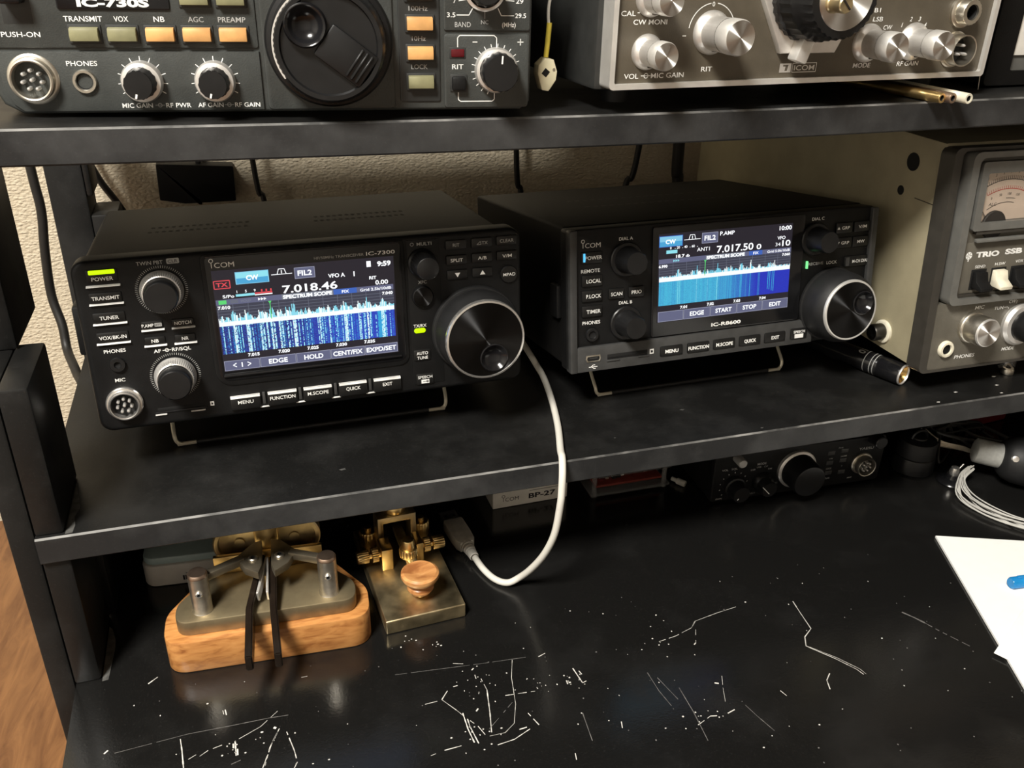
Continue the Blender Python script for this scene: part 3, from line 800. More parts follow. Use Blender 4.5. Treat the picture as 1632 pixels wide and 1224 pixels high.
b = MB(); b.text('POWER', 14.7, 84.7, 2.0, 'print', -0.8, 10.2)
b.prism([(-0.1, 80.5), (-1.5, 80.5), (-1.3, 80.9), (-0.1, 81.4)], 6.4, 22.6, 'glint_ledge', axis='x'); b.build('power_button_legend', A)
b = MB(); b.box(8.6, 21.0, -1.3, 0.2, 87.0, 89.2, 'led_lime', 0.4); b.build('power_lamp', A, 'lit lime green power lamp')
for t, z, w in (('TRANSMIT', 74.5, 13.3), ('TUNER', 63.9, 9.2), ('VOX/BK-IN', 53.2, 13.2)):
    key_cap(A, 6.8, 22.4, z - 2.6, z + 2.9, t, 2.0, w, glint_ledge='low', d=0.9)
jack(A, 14.4, 38.0, 4.0, 'knob', 0.38, 1.6)
PIN8 = [(3.6 * math.cos(math.radians(90 + 360 * k / 7)), 3.6 * math.sin(math.radians(90 + 360 * k / 7))) for k in range(7)] + [(0, 0)]
din_socket(A, 14.4, 15.8, 9.4, PIN8, 'chrome')
for zc in (76.0, 28.2):
    rr = 10.6
    o = skirt_knob(A, 41.9, zc, [(10.9, 0.0), (10.9, 2.2, 'knob'), (10.6, 3.0), (10.2, 6.5), (9.6, 8.4), (8.9, 8.7), (8.7, 8.0), (0, 8.0)], 'satin', 'outer_knob', knurl=(56, 0.35, 2, 4),
                   pointer=(8.9, 10.2, 97, 1.3, 8.8, 'print') if zc < 50 else None)
    skirt_knob(A, 41.9, zc, [(8.6, 8.0), (8.5, 14.0), (8.3, 15.6), (7.6, 16.3), (0, 16.5)], 'knob', 'inner_knob', seg=36)
for x0, x1, z0, z1, t, w in ((29.2, 39.8, 55.6, 59.9, 'P.AMP', 5.8), (44.2, 55.2, 55.4, 59.7, 'NOTCH', 8.4), (29.4, 39.8, 46.9, 51.2, 'NB', 3.6), (44.4, 55.0, 46.7, 51.0, 'NR', 3.4)):
    def ex(bb, y, t=t, x0=x0, x1=x1, z0=z0, z1=z1):
        if t == 'P.AMP':
            zc = (z0 + z1) / 2
            bb.prism(rrect(35.6, 39.2, zc - 1.0, zc + 1.0, 0.4, 3), y, y + 0.1, 'dimprint'); bb.text('ATT', 37.4, zc, 1.1, 'ink', y - 0.05, 2.8)
    key_cap(A, x0, x1, z0, z1, t, 1.9, w, glint_ledge='low', d=0.9, tx=-2.3 if t == 'P.AMP' else 0, extra=ex)
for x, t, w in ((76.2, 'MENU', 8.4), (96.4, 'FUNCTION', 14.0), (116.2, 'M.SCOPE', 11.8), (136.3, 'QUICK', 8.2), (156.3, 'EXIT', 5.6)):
    key_cap(A, x - 8.3, x + 8.3, 3.9, 12.0, t, 2.1, w, d=1.8, r=0.8, glint_ledge='top', tz=0.5)
b = MB()
for x in (86.3, 106.3, 126.3, 146.3):
    b.box(x - 0.8, x + 0.8, -1.2, 0, 5.5, 12.6, 'greystrip', 0.3); b.box(x - 2.6, x + 2.6, -1.0, 0, 3.4, 4.1, 'glint_ledge', 0.2)
b.build('button_divider', A)
# multi knob, buttons at right
skirt_knob(A, 180.3, 78.6, [(8.2, 0), (8.2, 3), (7.4, 4), (6.6, 15.2), (6.2, 16.2), (5.6, 16.6), (0, 16.6)], 'knob', 'multi_knob', knurl=(30, 0.25, 2, 3))
b = MB(); b.lathe((179.8, 0, 58.9), [(6.3, 0), (6.3, 1.5), (6.0, 2.4), (5.6, 2.8), (0, 2.4, 'spunblack')], 'knob', seg=40); b.build('transmit_frequency_button', A)
b = MB(); b.prism(rrect(174.0, 180.8, 37.0, 39.9, 1.4, 5), -0.9, 0, 'led_lime', r=0.3); b.build('transmit_lamp', A, 'lit lime green lamp')
for x, z, t, w in ((200.5, 87.1, 'RIT', 3.9), (215.7, 87.2, None, 5), (230.7, 87.3, 'CLEAR', 8.4), (200.6, 78.3, 'SPLIT', 7.2), (215.8, 78.4, 'A/B', 5.2), (230.8, 78.4, 'V/M', 5.8), (200.8, 69.7, None, 0), (215.8, 69.8, None, 0)):
    def ex(bb, y, x=x, z=z, w=w):
        if w == 5:
            bb.line([(x - 3.0, z - 0.9), (x - 0.4, z - 0.9), (x - 0.9, z + 0.9), (x - 3.0, z - 0.9)], 0.3, y, 'dimprint'); bb.text('TX', x + 1.7, z, 1.9, 'dimprint', y, 3.6)
        if w == 0:
            tri(bb, x, z, 1.6, 1 if x > 210 else -1, y, 'print')
    key_cap(A, x - 6.2, x + 6.2, z - 2.8, z + 2.9, t, 2.0, w, d=1.3, r=0.9, extra=ex, ink='dimprint' if z > 85 else 'print')  # top-row legends toned down, shelf shade painted into the ink
b = MB(); b.lathe((232.0, 0, 67.2), [(5.3, 0), (5.3, 1.0), (4.9, 1.5), (0, 1.5)], 'key', seg=32); b.text('MPAD', 232.0, 67.3, 1.9, 'print', -1.6, 7.4); b.build('push_button', A)
key_cap(A, 172.8, 183.4, 19.6, 26.8, None, d=1.2, r=1.2, extra=lambda bb, y: (bb.text('AUTO', 178.0, 24.7, 1.9, 'print', y, 6.8), bb.text('TUNE', 178.0, 21.9, 1.9, 'print', y, 6.4)))
key_cap(A, 173.6, 184.4, 4.6, 11.6, None, d=1.2, r=1.0, extra=lambda bb, y: (bb.text('SPEECH', 179.0, 9.6, 1.8, 'print', y, 8.6), bb.rect(176.6, 181.4, 5.6, 8.0, y, 'print'), bb.line([(177.6, 6.8), (180.6, 6.8)], 0.4, y - 0.04, 'ink'), bb.arc(180.4, 6.8, 0.6, 0, 360, 0.35, y - 0.04, 'ink', 10)))
# main dial
b = MB(); cx, cz = 211.0, 35.6
b.lathe((cx, 0, cz), [(26.6, 0), (26.6, 2.2), (26.0, 3.0), (24.9, 3.2), (24.9, 3.8), (25.4, 4.4), (25.2, 12), (24.4, 16.5), (23.4, 19.6), (22.6, 19.6)], 'rubber', knurl=(90, 0.3, 5, 6))
d_ = b.build('main_dial', A)
b = MB(); b.lathe((cx, 0, cz), [(23.5, 19.4), (23.5, 21.2), (23.1, 22.0), (22.1, 22.2), (21.9, 21.9)], 'chrome', seg=96); b.build('dial_ring', d_, 'bright chrome rim')
b = MB(); b.holed_disc(cx, cz, 21.95, 215.6, 24.4, 8.2, 21.8, 'spunblack'); b.build('dial_face', d_)
b = MB(); b.lathe((215.6, 0, 24.4), [(8.4, 21.6), (8.4, 22.4), (7.8, 22.6), (7.3, 22.2), (6.2, 20.9), (5.0, 20.0), (3.6, 19.3), (2.0, 18.9), (0, 18.8)], 'gloss', seg=40); b.build('finger_dimple', d_)
b = MB(); b.box(-3.8, 2.6, 8, 24, 42, 69, 'plastic', 1.4, 2); b.build('handle_boss', A)
tilt_stand(A, 33.5, 199, 31, 2, -27.2)

# screens -------------------------------------------------------------
def soft_key(b, x0, x1, z0, z1, t, w, y, cap=2.4):
    b.rect(x0, x1, z0, z1, y, 'e_keylight'); b.rect(x0 + 0.25, x1 - 0.25, z0 + 0.25, z1 - 0.25, y - 0.02, 'e_key')
    if t:
        b.text(t, (x0 + x1) / 2, (z0 + z1) / 2, cap, 'e_white', y - 0.05, w, 0.03)

def filter_icon(b, x0, x1, z, y):
    c = (x0 + x1) / 2
    b.line([(x0, z), (x1, z)], 0.35, y, 'e_white')
    b.line([(c - 2.4, z), (c - 1.5, z + 2.9), (c + 1.5, z + 2.9), (c + 2.4, z)], 0.4, y, 'e_white')
    b.line([(c, z + 0.4), (c, z + 2.2)], 0.5, y, 'e_white')

def waterfall(parent, x0, x1, z0, z1, base, y, colf, levf, nx, nz, name='waterfall_trace'):
    """scope trace columns above, waterfall cells below: one mesh of coloured cells"""
    vs = []; fs = []; cols = []
    def cell(a, c, e, g, col):
        k = len(vs); vs.extend([(a, y, e), (c, y, e), (c, y, g), (a, y, g)]); fs.append((k, k + 1, k + 2, k + 3)); cols.append(col)
    dx = (x1 - x0) / nx; dz = (z1 - z0) / nz
    for i in range(nx):
        for j in range(nz):
            cell(x0 + i * dx, x0 + (i + 1) * dx, z0 + j * dz, z0 + (j + 1) * dz, colf((i + 0.5) / nx, (j + 0.5) / nz))
    for i in range(nx):
        h, hc = levf((i + 0.5) / nx)
        x = x0 + i * dx
        cell(x, x + dx, z1, base, (0.95, 1.0, 1.0))
        cell(x, x + dx, base, base + h, hc)
    me = bpy.data.meshes.new(name)
    me.from_pydata([(p / 1000, q / 1000, r / 1000) for p, q, r in vs], [], fs)
    at = me.color_attributes.new('Col', 'FLOAT_COLOR', 'CORNER')
    flat = []
    for c in cols:
        flat += [c[0], c[1], c[2], 1.0] * 4
    at.data.foreach_set('color', flat)
    me.materials.append(M['e_attr'])
    o = bpy.data.objects.new(name, me); COL.objects.link(o); o.parent = parent
    return o

def mixc(a, c, t):
    t = max(0, min(1, t)); return tuple(p + (q - p) * t for p, q in zip(a, c))

# left screen
b = MB(); y = -1.42
b.rect(67.2, 164.2, 27.2, 84.0, y, 'e_dark')
y -= 0.03
b.line([(67.8, 78.3), (75.9, 78.3), (75.9, 74.1), (67.8, 74.1), (67.8, 78.3)], 0.5, y, 'e_red'); b.text('TX', 71.8, 76.2, 2.3, 'e_red', y, 6.0, 0.03)
b.rect(79.0, 96.3, 75.6, 82.3, y, 'e_lightblue'); b.rect(79.5, 95.8, 75.9, 78.8, y - 0.02, 'e_blue'); b.rect(79.4, 95.9, 78.8, 81.9, y - 0.02, 'e_cyan'); b.text('CW', 87.7, 78.9, 2.6, 'e_white', y - 0.06, 6.4, 0.04)
filter_icon(b, 97.6, 108.6, 79.2, y)
soft_key(b, 109.8, 120.7, 75.9, 82.0, 'FIL2', 7.6, y, 2.9)
b.text('VFO A', 132.2, 75.9, 2.2, 'e_white', y, 9.2, 0.03); b.text('1', 141.8, 75.9, 2.7, 'e_white', y, None, 0.04)
b.rect(149.0, 151.4, 78.9, 82.2, y, 'e_white'); b.text('9:59', 158.7, 80.3, 2.7, 'e_white', y, 7.6, 0.04)
b.text('RIT', 152.0, 72.7, 1.8, 'e_white', y, 4.0, 0.03); b.text('0.00', 156.8, 69.8, 2.5, 'e_white', y, 7.2, 0.03)
b.text('7.018.46', 117.4, 70.7, 4.3, 'e_white', y, 29.6, 0.02)
b.text('S/Po', 74.4, 69.6, 1.7, 'e_white', y, 6.0, 0.02)
b.rect(78.2, 88.0, 69.0, 70.3, y, 'e_cyan'); b.rect(88.0, 97.2, 68.8, 69.4, y, 'e_white'); b.rect(88.0, 97.2, 69.6, 70.4, y, 'e_red')
for i, t in enumerate(('1', '5', '9')):
    b.text(t, 79.0 + i * 4.6, 71.7, 1.4, 'e_white', y, None, 0.03)
for i in range(3):
    b.rect(91.4 + i * 2.4, 92.2 + i * 2.4, 70.6, 71.9, y, 'e_red')
b.rect(67.6, 163.2, 65.0, 68.0, y, 'e_key'); b.rect(101.8, 129.6, 65.0, 68.0, y - 0.02, 'e_grey'); b.text('SPECTRUM SCOPE', 115.7, 66.4, 2.0, 'e_white', y - 0.04, 26.6, 0.05)
b.rect(129.8, 142.6, 65.0, 68.0, y - 0.02, 'e_deep'); b.text('FIX', 136.3, 66.4, 1.7, 'e_white', y - 0.04, 4.0, 0.02)
b.text('Grid 2.5k/10dB', 153.2, 66.2, 1.6, 'e_white', y - 0.02, 17.5, 0.02)
b.rect(69.0, 73.0, 65.4, 67.6, y - 0.02, 'e_green'); b.rect(75, 79, 65.6, 67.4, y - 0.02, 'e_line'); b.text('HOLD', 83, 66.5, 1.4, 'e_grey', y - 0.02)
for i in range(3):
    b.poly([(89.4 + i * 1.5, 65.8), (90.8 + i * 1.5, 66.6), (89.4 + i * 1.5, 67.4)], y - 0.02, 'e_white')
b.rect(67.7, 163.2, 53.4, 65.0, y, 'e_scope')
for i in range(6):
    b.rect(67.7, 163.2, 63.2 - i * 1.75, 63.45 - i * 1.75, y - 0.02, 'e_line')
for i in range(12):
    b.rect(67.9 + i * 7.95, 68.15 + i * 7.95, 53.4, 65.0, y - 0.02, 'e_line')
b.rect(67.7, 163.2, 34.2, 37.4, y, 'e_dark')
for t, x in (('7.015', 83.7), ('7.020', 100.0), ('7.025', 115.8), ('7.030', 131.7), ('7.035', 147.7)):
    b.text(t, x, 35.7, 1.8, 'e_white', y - 0.02, 6.2, 0.04)
b.text('7.010', 71.4, 63.6, 1.8, 'e_white', y - 0.08, 6.4, 0.04); b.text('7.040', 159.6, 63.2, 1.7, 'e_white', y - 0.08, 6.0, 0.04)
for x0, x1, t, w in ((67.6, 86.3, None, 0), (86.6, 106.0, 'EDGE', 10.2), (106.3, 125.2, 'HOLD', 10.6), (125.5, 144.5, 'CENT/FIX', 16.8), (144.8, 163.6, 'EXPD/SET', 17.2)):
    soft_key(b, x0, x1, 27.7, 33.4, t, w, y, 2.7)
b.text('1', 76.9, 30.6, 2.6, 'e_white', y - 0.06, None, 0.04); b.line([(74.0, 31.7), (72.2, 30.6), (74.0, 29.5)], 0.5, y - 0.06, 'e_white'); b.line([(79.8, 31.7), (81.6, 30.6), (79.8, 29.5)], 0.5, y - 0.06, 'e_white')
b.rect(95.1, 95.5, 55, 65.0, y - 0.1, 'e_green'); b.poly([(94.4, 65), (96.2, 65), (95.3, 63.4)], y - 0.1, 'e_green')
scr = b.build('screen', A, 'lit colour screen')
NX, NZ = 200, 60
pk = {}
for u, s in ((195, 1.0), (205, .7), (165, .55), (240, .5), (270, .8), (283, .9), (300, .55), (350, .8), (368, .7), (388, .75), (415, .85), (430, .8), (460, .8), (480, .7), (510, .65), (530, .6), (545, .9), (560, 1.0), (578, .5), (600, .5), (625, .45), (650, .4), (695, .6), (707, .75), (722, .6), (740, .4), (765, .7), (800, .4), (815, .55), (845, .5), (860, .85), (873, .95), (890, .5), (905, .6), (950, .7), (962, .6), (985, .65), (1003, .95), (1020, .65), (1060, .3), (1098, .75), (1108, .9), (1120, .6), (1150, .3), (130, .6), (222, .45)):
    i = int((u - 113) / 1065 * NX); pk[i] = max(pk.get(i, 0), s)
    if s > 0.62:
        pk[i + 1] = max(pk.get(i + 1, 0), s * 0.8)
rowdash = {i: [random.random() < (0.35 + 0.6 * s) for _ in range(NZ // 2 + 1)] for i, s in pk.items()}
colnoise = [random.random() for _ in range(NX)]
def wf1(u, v):
    i = int(u * NX); j = int(v * NZ)
    dark = mixc((0.004, 0.006, 0.085), (0.012, 0.03, 0.45), 0.10 + 0.9 * min(1, max(0, (u - 0.36) * 3.2)))
    c = mixc(dark, (0.02, 0.10, 0.62), random.random() ** 2 * 0.8)
    if 0.90 < u < 0.945:
        c = mixc(c, (0.02, 0.50, 0.78), 0.45 + 0.4 * random.random())
    if colnoise[i] > 0.70 and random.random() < 0.5:
        c = mixc(c, (0.03, 0.36, 0.70), 0.7)
    s = pk.get(i, 0)
    if s and rowdash[i][j // 2]:
        c = mixc((0.08, 0.70, 0.90), (0.95, 1.0, 1.0), max(0, s - 0.45) * 2.2 * random.random() + 0.2)
    return c
def lv1(u):
    i = int(u * NX)
    s = max(pk.get(i, 0), pk.get(i - 1, 0) * 0.5, pk.get(i + 1, 0) * 0.5)
    h = 0.4 + random.random() * 1.6 * (1 - 0.5 * u) + s * random.uniform(2.5, 6.0)
    return h, ((0.9, 1, 1) if random.random() < 0.45 else (0.25, 0.70, 0.85))
waterfall(scr, 67.8, 163.0, 37.4, 53.2, 55.6, -1.52, wf1, lv1, NX, NZ)

# ------------------------------------------------------------------ receiver on the right of the lower shelf
R = thing('receiver', 'black receiver with scope screen showing 7.017.500, right on the lower shelf', 'radio', (185.31, 461.37, -243.80), 0.0266, 0.1503)
b = MB()
b.box(1.0, 219, 12, 194, 2.0, 89.4, 'cover', 2.0, 3)
for r_ in range(2):
    for i in range(20):
        cx = 50 + i * 6.2; cy = 88 + r_ * 34
        b.add([(cx - 1.8, cy - 0.6, 89.46), (cx + 1.8, cy - 0.6, 89.46), (cx + 1.8, cy + 0.6, 89.46), (cx - 1.8, cy + 0.6, 89.46)], [(0, 1, 2, 3)], 'greystrip')
for sx in (20, 200):
    b.lathe((sx, 185, 2.4), [(7, 0), (7, 3.2), (6, 3.8), (0, 3.8)], 'rubber', '-z', 20)
b.build('cabinet', R)
b = MB()
b.prism(rrect(0, 220, 0, 88.8, 2.5, 4), 0.6, 14, 'plastic', r=1.0)
b.prism(rrect(0, 4.6, 0.2, 88.8, (1, 0.5, 0.5, 1.5), 3), -2.2, 5, 'greystrip', r=0.6)
b.prism(rrect(216.6, 221.6, 2, 88.0, (1, 1, 1.5, 0.5), 3), -1.8, 8, 'greystrip', r=0.7)
b.prism([(4.6, 0.4), (176, 0.4), (176, 14.6), (170, 16.6), (4.6, 16.4)], -2.0, 4, 'greystrip', r=0.6)
b.prism(rrect(55.4, 164.8, 17.2, 87.2, 1.5, 3), -0.9, 2, 'gloss', r=0.4)
T = lambda s, x, z, cap=2.1, w=None, m='print', y=-0.0, bold=0.008: b.text(s, x, z, cap, m, y + 0.5, w, bold)
maker_mark(b, 14.9, 79.2, 3.0, 12.6, 'print', 0.5)
T('DIAL A', 37.8, 81.5, 2.0, 9.2); T('DIAL B', 38.0, 41.8, 2.0, 9.0); T('DIAL C', 175.6, 83.4, 2.0, 9.4); T('REMOTE', 14.4, 63.7, 2.2, 12.4); T('PHONES', 14.9, 31.4, 2.2, 11.8)
T('LOCK', 189.0, 53.6, 2.1, 8.2); T('RECEIVE', 176.4, 53.8, 1.9, 11.6, 'dimprint')
b.text('IC-R8600', 109.5, 20.9, 2.3, 'print', -0.98, 21.8, 0.03)
b.rect(54.2, 57.0, 7.0, 10.2, -2.08, 'print'); b.poly([(54.9, 7.8), (56.4, 7.8), (56.4, 9.2), (54.9, 9.4)], -2.12, 'void')
b.line([(12.2, 3.4), (18.0, 3.4)], 0.45, -2.08, 'print'); b.line([(13.6, 3.4), (15.0, 4.6), (16.4, 4.6)], 0.4, -2.08, 'print'); b.line([(14.4, 3.4), (15.6, 2.2), (16.8, 2.2)], 0.4, -2.08, 'print')
b.build('front_panel', R)
b = MB(); b.box(24.6, 52.8, -2.05, -1.0, 6.6, 10.4, 'void', 0.3); b.box(24.2, 33, -2.7, -1.9, 5.6, 6.5, 'greystrip', 0.3); b.box(46, 53.6, -2.7, -1.9, 5.8, 6.8, 'greystrip', 0.3)
b.box(25, 52.4, -2.2, -1.2, 7.7, 8.2, 'gloss'); b.build('card_slot', R)
b = MB(); b.prism([(10.8, 6.7), (19.4, 6.7), (20.2, 8.6), (19.8, 11), (10.4, 11), (10.0, 8.6)], -2.5, -1.2, 'steel', r=0.2); b.prism([(11.6, 7.5), (18.6, 7.5), (19.3, 8.7), (19.0, 10.2), (11.2, 10.2), (10.9, 8.7)], -2.55, -1.4, 'void'); b.box(12.4, 17.8, -2.6, -1.6, 8.9, 9.5, 'greystrip')
b.build('usb_socket', R)
key_cap(R, 8.0, 22.0, 68.2, 75.4, 'POWER', 2.3, 11.0, d=0.5, tx=1.0)
b = MB(); b.box(9.2, 10.6, -0.9, 0.3, 69.4, 74.6, 'led_blue', 0.3); b.build('power_lamp', R, 'lit blue power lamp')
for z, t, w in ((57.6, 'LOCAL', 9.4), (48.2, 'P.LOCK', 9.8), (38.6, 'TIMER', 9.4)):
    key_cap(R, 8.2, 21.8, z - 3.5, z + 3.6, t, 2.4, w, d=0.8, tx=0.9)
for x0, x1, t, w in ((26.0, 36.6, 'SCAN', 7.6), (39.5, 50.2, 'PRIO', 6.8)):
    key_cap(R, x0, x1, 44.8, 51.4, t, 2.3, w, d=0.8)
jack(R, 14.9, 23.8, 4.3, 'knob', 0.5, 1.6)
KP = [(10.9, 0.6), (10.9, 1.6), (10.3, 2.2), (8.6, 2.4), (8.4, 3.5), (7.3, 14.8), (6.7, 15.8), (0, 16.0)]
for x, z in ((37.6, 68.9), (37.8, 29.0), (173.5, 70.4)):
    k = skirt_knob(R, x, z, KP, 'knob', 'dial_knob', knurl=(9, 0.35, 4, 5))
for x, t, w in ((69.5, 'MENU', 9.4), (88.9, 'FUNCTION', 15.0), (108.0, 'M.SCOPE', 12.4), (127.3, 'QUICK', 9.0), (146.5, 'EXIT', 6.0)):
    key_cap(R, x - 8.1, x + 8.1, 4.0, 10.9, t, 2.3, w, d=2.9, r=0.9, bold=0.03)
key_cap(R, 158.6, 171.6, 4.0, 11.6, None, d=2.9, r=0.9, extra=lambda bb, y: (bb.text('SPEECH', 165.1, 9.3, 1.8, 'print', y, 8.8, 0.02), bb.rect(161.6, 168.4, 4.9, 7.7, y, 'print')))
for x, z, t, w in ((196.0, 76.0, 'GRP', 6.2), (210.2, 76.0, 'V/M', 6.4), (196.4, 66.1, 'GRP', 6.2), (209.9, 66.1, 'MW', 5.8)):
    def ex(bb, y, x=x, z=z, t=t):
        if t == 'GRP':
            tri(bb, x - 4.6, z, 1.1, 1 if z > 70 else -1, y, 'print')
    key_cap(R, x - 6.4, x + 6.4, z - 3.4, z + 3.5, t, 2.1, w, d=0.7, extra=ex, tx=1.0 if t == 'GRP' else 0)
key_cap(R, 198.6, 218.0, 49.4, 56.6, 'M-CH DIAL', 2.2, 12.6, d=0.6, tx=2.6, extra=lambda bb, y: bb.rect(199.4, 202.2, 50.2, 55.8, y, 'greystrip'))
b = MB(); b.box(168.5, 169.8, -0.7, 0.8, 51.0, 56.0, 'led_green', 0.3); b.build('receive_lamp', R, 'lit green lamp')
b = MB(); cx, cz = 189.6, 25.6
b.lathe((cx, 0, cz), [(24.6, 0.6), (24.6, 2.2), (23.4, 2.6), (23.4, 3.4), (23.9, 4.0), (23.7, 13.0), (22.6, 17.5), (20.4, 20.4), (19.5, 20.4)], 'rubber', knurl=(100, 0.3, 5, 6))
d_ = b.build('main_dial', R)
b = MB(); b.lathe((cx, 0, cz), [(20.3, 20.2), (20.2, 21.6), (19.7, 22.3), (18.9, 22.4), (18.8, 22.0)], 'alu', seg=96); b.build('dial_ring', d_, 'bright chrome rim')
b = MB(); b.holed_disc(cx, cz, 18.85, 198.6, 29.8, 7.8, 21.95, 'spunblack'); b.build('dial_face', d_)
b = MB(); b.lathe((198.6, 0, 29.8), [(8.0, 21.6), (8.0, 22.6), (7.4, 22.8), (6.9, 22.3), (5.8, 20.6), (4.4, 19.5), (2.6, 18.8), (0, 18.5)], 'gloss', seg=40); b.build('finger_dimple', d_)
b = MB(); b.box(-2.2, 1.5, 15, 27, 32, 53, 'plastic', 1.0, 2); b.build('handle_boss', R)
tilt_stand(R, 28.5, 174, 26, 2, -27.4)

# screen
b = MB(); y = -0.98
b.rect(59.2, 155.4, 26.4, 82.4, y, 'e_dark'); y -= 0.03
b.rect(59.5, 75.8, 74.1, 81.0, y, 'e_deep'); b.rect(59.9, 75.4, 74.5, 77.4, y - 0.02, 'e_blue'); b.rect(59.9, 75.4, 77.4, 80.6, y - 0.02, 'e_lightblue'); b.text('CW', 67.4, 77.4, 2.6, 'e_white', y - 0.05, 7.0, 0.04)
filter_icon(b, 76.6, 88.2, 77.6, y)
soft_key(b, 89.2, 100.6, 74.4, 81.0, 'FIL2', 8.0, y, 3.0)
b.text('P.AMP', 107.2, 79.7, 2.5, 'e_white', y, 10.4, 0.02); b.text('10:00', 150.0, 79.7, 2.7, 'e_white', y, 9.2, 0.03)
b.text('VFO', 147.3, 73.5, 2.2, 'e_white', y, 6.0, 0.02); b.text('34', 145.0, 69.4, 2.4, 'e_white', y, 3.8, 0.0); b.text('10', 151.2, 69.9, 3.8, 'e_white', y, 6.2, 0.02)
for i, t in enumerate(('0', '20', '40', '60')):
    b.text(t, 67.6 + i * 5.2, 73.4, 1.6, 'e_white', y, None, 0.02)
    b.rect(70.4 + i * 5.2, 70.8 + i * 5.2, 72.7, 73.1, y, 'e_white')
b.rect(64.6, 72.2, 69.9, 72.0, y, 'e_cyan'); b.text('18.7', 74.4, 67.9, 2.0, 'e_white', y, 6.0, 0.03); b.text('db', 79.6, 67.8, 1.6, 'e_white', y, 2.8, 0.03)
b.text('ANT1', 90.5, 70.9, 2.4, 'e_white', y, 9.0, 0.01)
b.text('7.017.50', 113.4, 69.9, 4.5, 'e_white', y, 26.6, 0.02); b.text('0', 130.8, 69.2, 3.4, 'e_white', y, 3.6, 0.02)
b.rect(59.6, 155.2, 63.8, 66.7, y, 'e_key'); b.rect(92.4, 121, 63.8, 66.7, y - 0.02, 'e_grey'); b.text('SPECTRUM SCOPE', 106.7, 65.2, 2.0, 'e_white', y - 0.04, 27.6, 0.05)
b.rect(123.8, 133.6, 63.8, 66.7, y - 0.02, 'e_deep'); b.text('FIX', 128.8, 65.2, 1.7, 'e_white', y - 0.04, 4.0, 0.02); b.text('Grid 5.0k/10dB', 145.8, 65.2, 1.6, 'e_white', y - 0.02, 17.0, 0.02)
for i in range(3):
    b.poly([(69.6 + i * 1.5, 64.4), (71.0 + i * 1.5, 65.2), (69.6 + i * 1.5, 66.0)], y - 0.02, 'e_cyan')
b.rect(59.8, 155.2, 53.0, 63.8, y, 'e_scope')
for i in range(6):
    b.rect(59.8, 155.2, 62.2 - i * 1.6, 62.4 - i * 1.6, y - 0.02, 'e_line')
for i in range(11):
    b.rect(59.9 + i * 9.5, 60.15 + i * 9.5, 53.0, 63.8, y - 0.02, 'e_line')
b.rect(59.8, 155.2, 33.6, 37.2, y, 'e_dark')
for t, x in (('7.01', 77.9), ('7.02', 97.2), ('7.03', 116.6), ('7.04', 135.8)):
    b.text(t, x, 35.0, 1.8, 'e_white', y - 0.02, 5.0, 0.04)
b.text('7.060', 151.6, 62.4, 1.7, 'e_white', y - 0.08, 6.0, 0.04); b.text('6.990', 62.6, 62.3, 1.7, 'e_white', y - 0.08, 6.0, 0.04)
for x0, x1, t, w in ((59.9, 77.8, None, 0), (78.1, 97.2, 'EDGE', 10.2), (97.5, 116.7, 'START', 12.0), (117.0, 135.8, 'STOP', 10.2), (136.1, 155.4, 'EDIT', 8.8)):
    soft_key(b, x0, x1, 26.8, 33.3, t, w, y, 2.8)
b.rect(91.9, 92.4, 54, 63.8, y - 0.1, 'e_green'); b.poly([(91.2, 63.8), (93.1, 63.8), (92.15, 62.2)], y - 0.1, 'e_green')
scr = b.build('screen', R, 'lit colour screen')
NX2, NZ2 = 220, 50
ST = {int(t * NX2): s for t, s in ((0.14, .8), (0.15, .6), (0.28, .7), (0.36, .4), (0.435, .9), (0.50, .5), (0.52, .8), (0.535, .75), (0.545, .6), (0.575, .5), (0.61, .85), (0.62, .95), (0.655, .4), (0.69, .85), (0.75, .5), (0.76, .5), (0.83, .9), (0.842, .95), (0.862, .8), (0.875, 1.0))}
cn2 = [random.random() for _ in range(NX2)]
def wf2(u, v):
    i = int(u * NX2)
    t = 1.0 if u < 0.40 else max(0.0, 1 - (u - 0.40) / 0.34)
    c = mixc((0.012, 0.03, 0.50), (0.06, 0.50, 0.72), t * (0.75 + 0.35 * cn2[i]))
    c = mixc(c, (0.008, 0.015, 0.38), random.random() * 0.45 * (1 - 0.6 * t))
    s = ST.get(i, 0)
    if s:
        if not (u > 0.82 and v < (0.9 - u) * 2.5 + 0.05):
            c = mixc(c, (0.30, 0.85, 0.90) if u < 0.5 else (0.05, 0.55, 0.75), s * (0.6 + 0.4 * random.random()))
    if u < 0.45 and random.random() < 0.08:
        c = mixc(c, (0.02, 0.25, 0.5), 0.6)
    return c
def lv2(u):
    i = int(u * NX2); s = max(ST.get(i, 0), 0.5 * ST.get(i - 1, 0), 0.4 * ST.get(i + 1, 0))
    hump = sum(math.exp(-((u - c_) / 0.018) ** 2) for c_ in (0.14, 0.25, 0.29, 0.345, 0.395, 0.44, 0.50, 0.62, 0.69)) * 2.6
    return 0.25 + random.random() * (0.8 + hump) + s * random.uniform(1.5, 4.5), ((0.92, 1, 1) if random.random() < 0.4 else (0.18, 0.62, 0.80))
waterfall(scr, 60.0, 155.2, 37.2, 52.4, 55.0, -1.09, wf2, lv2, NX2, NZ2)

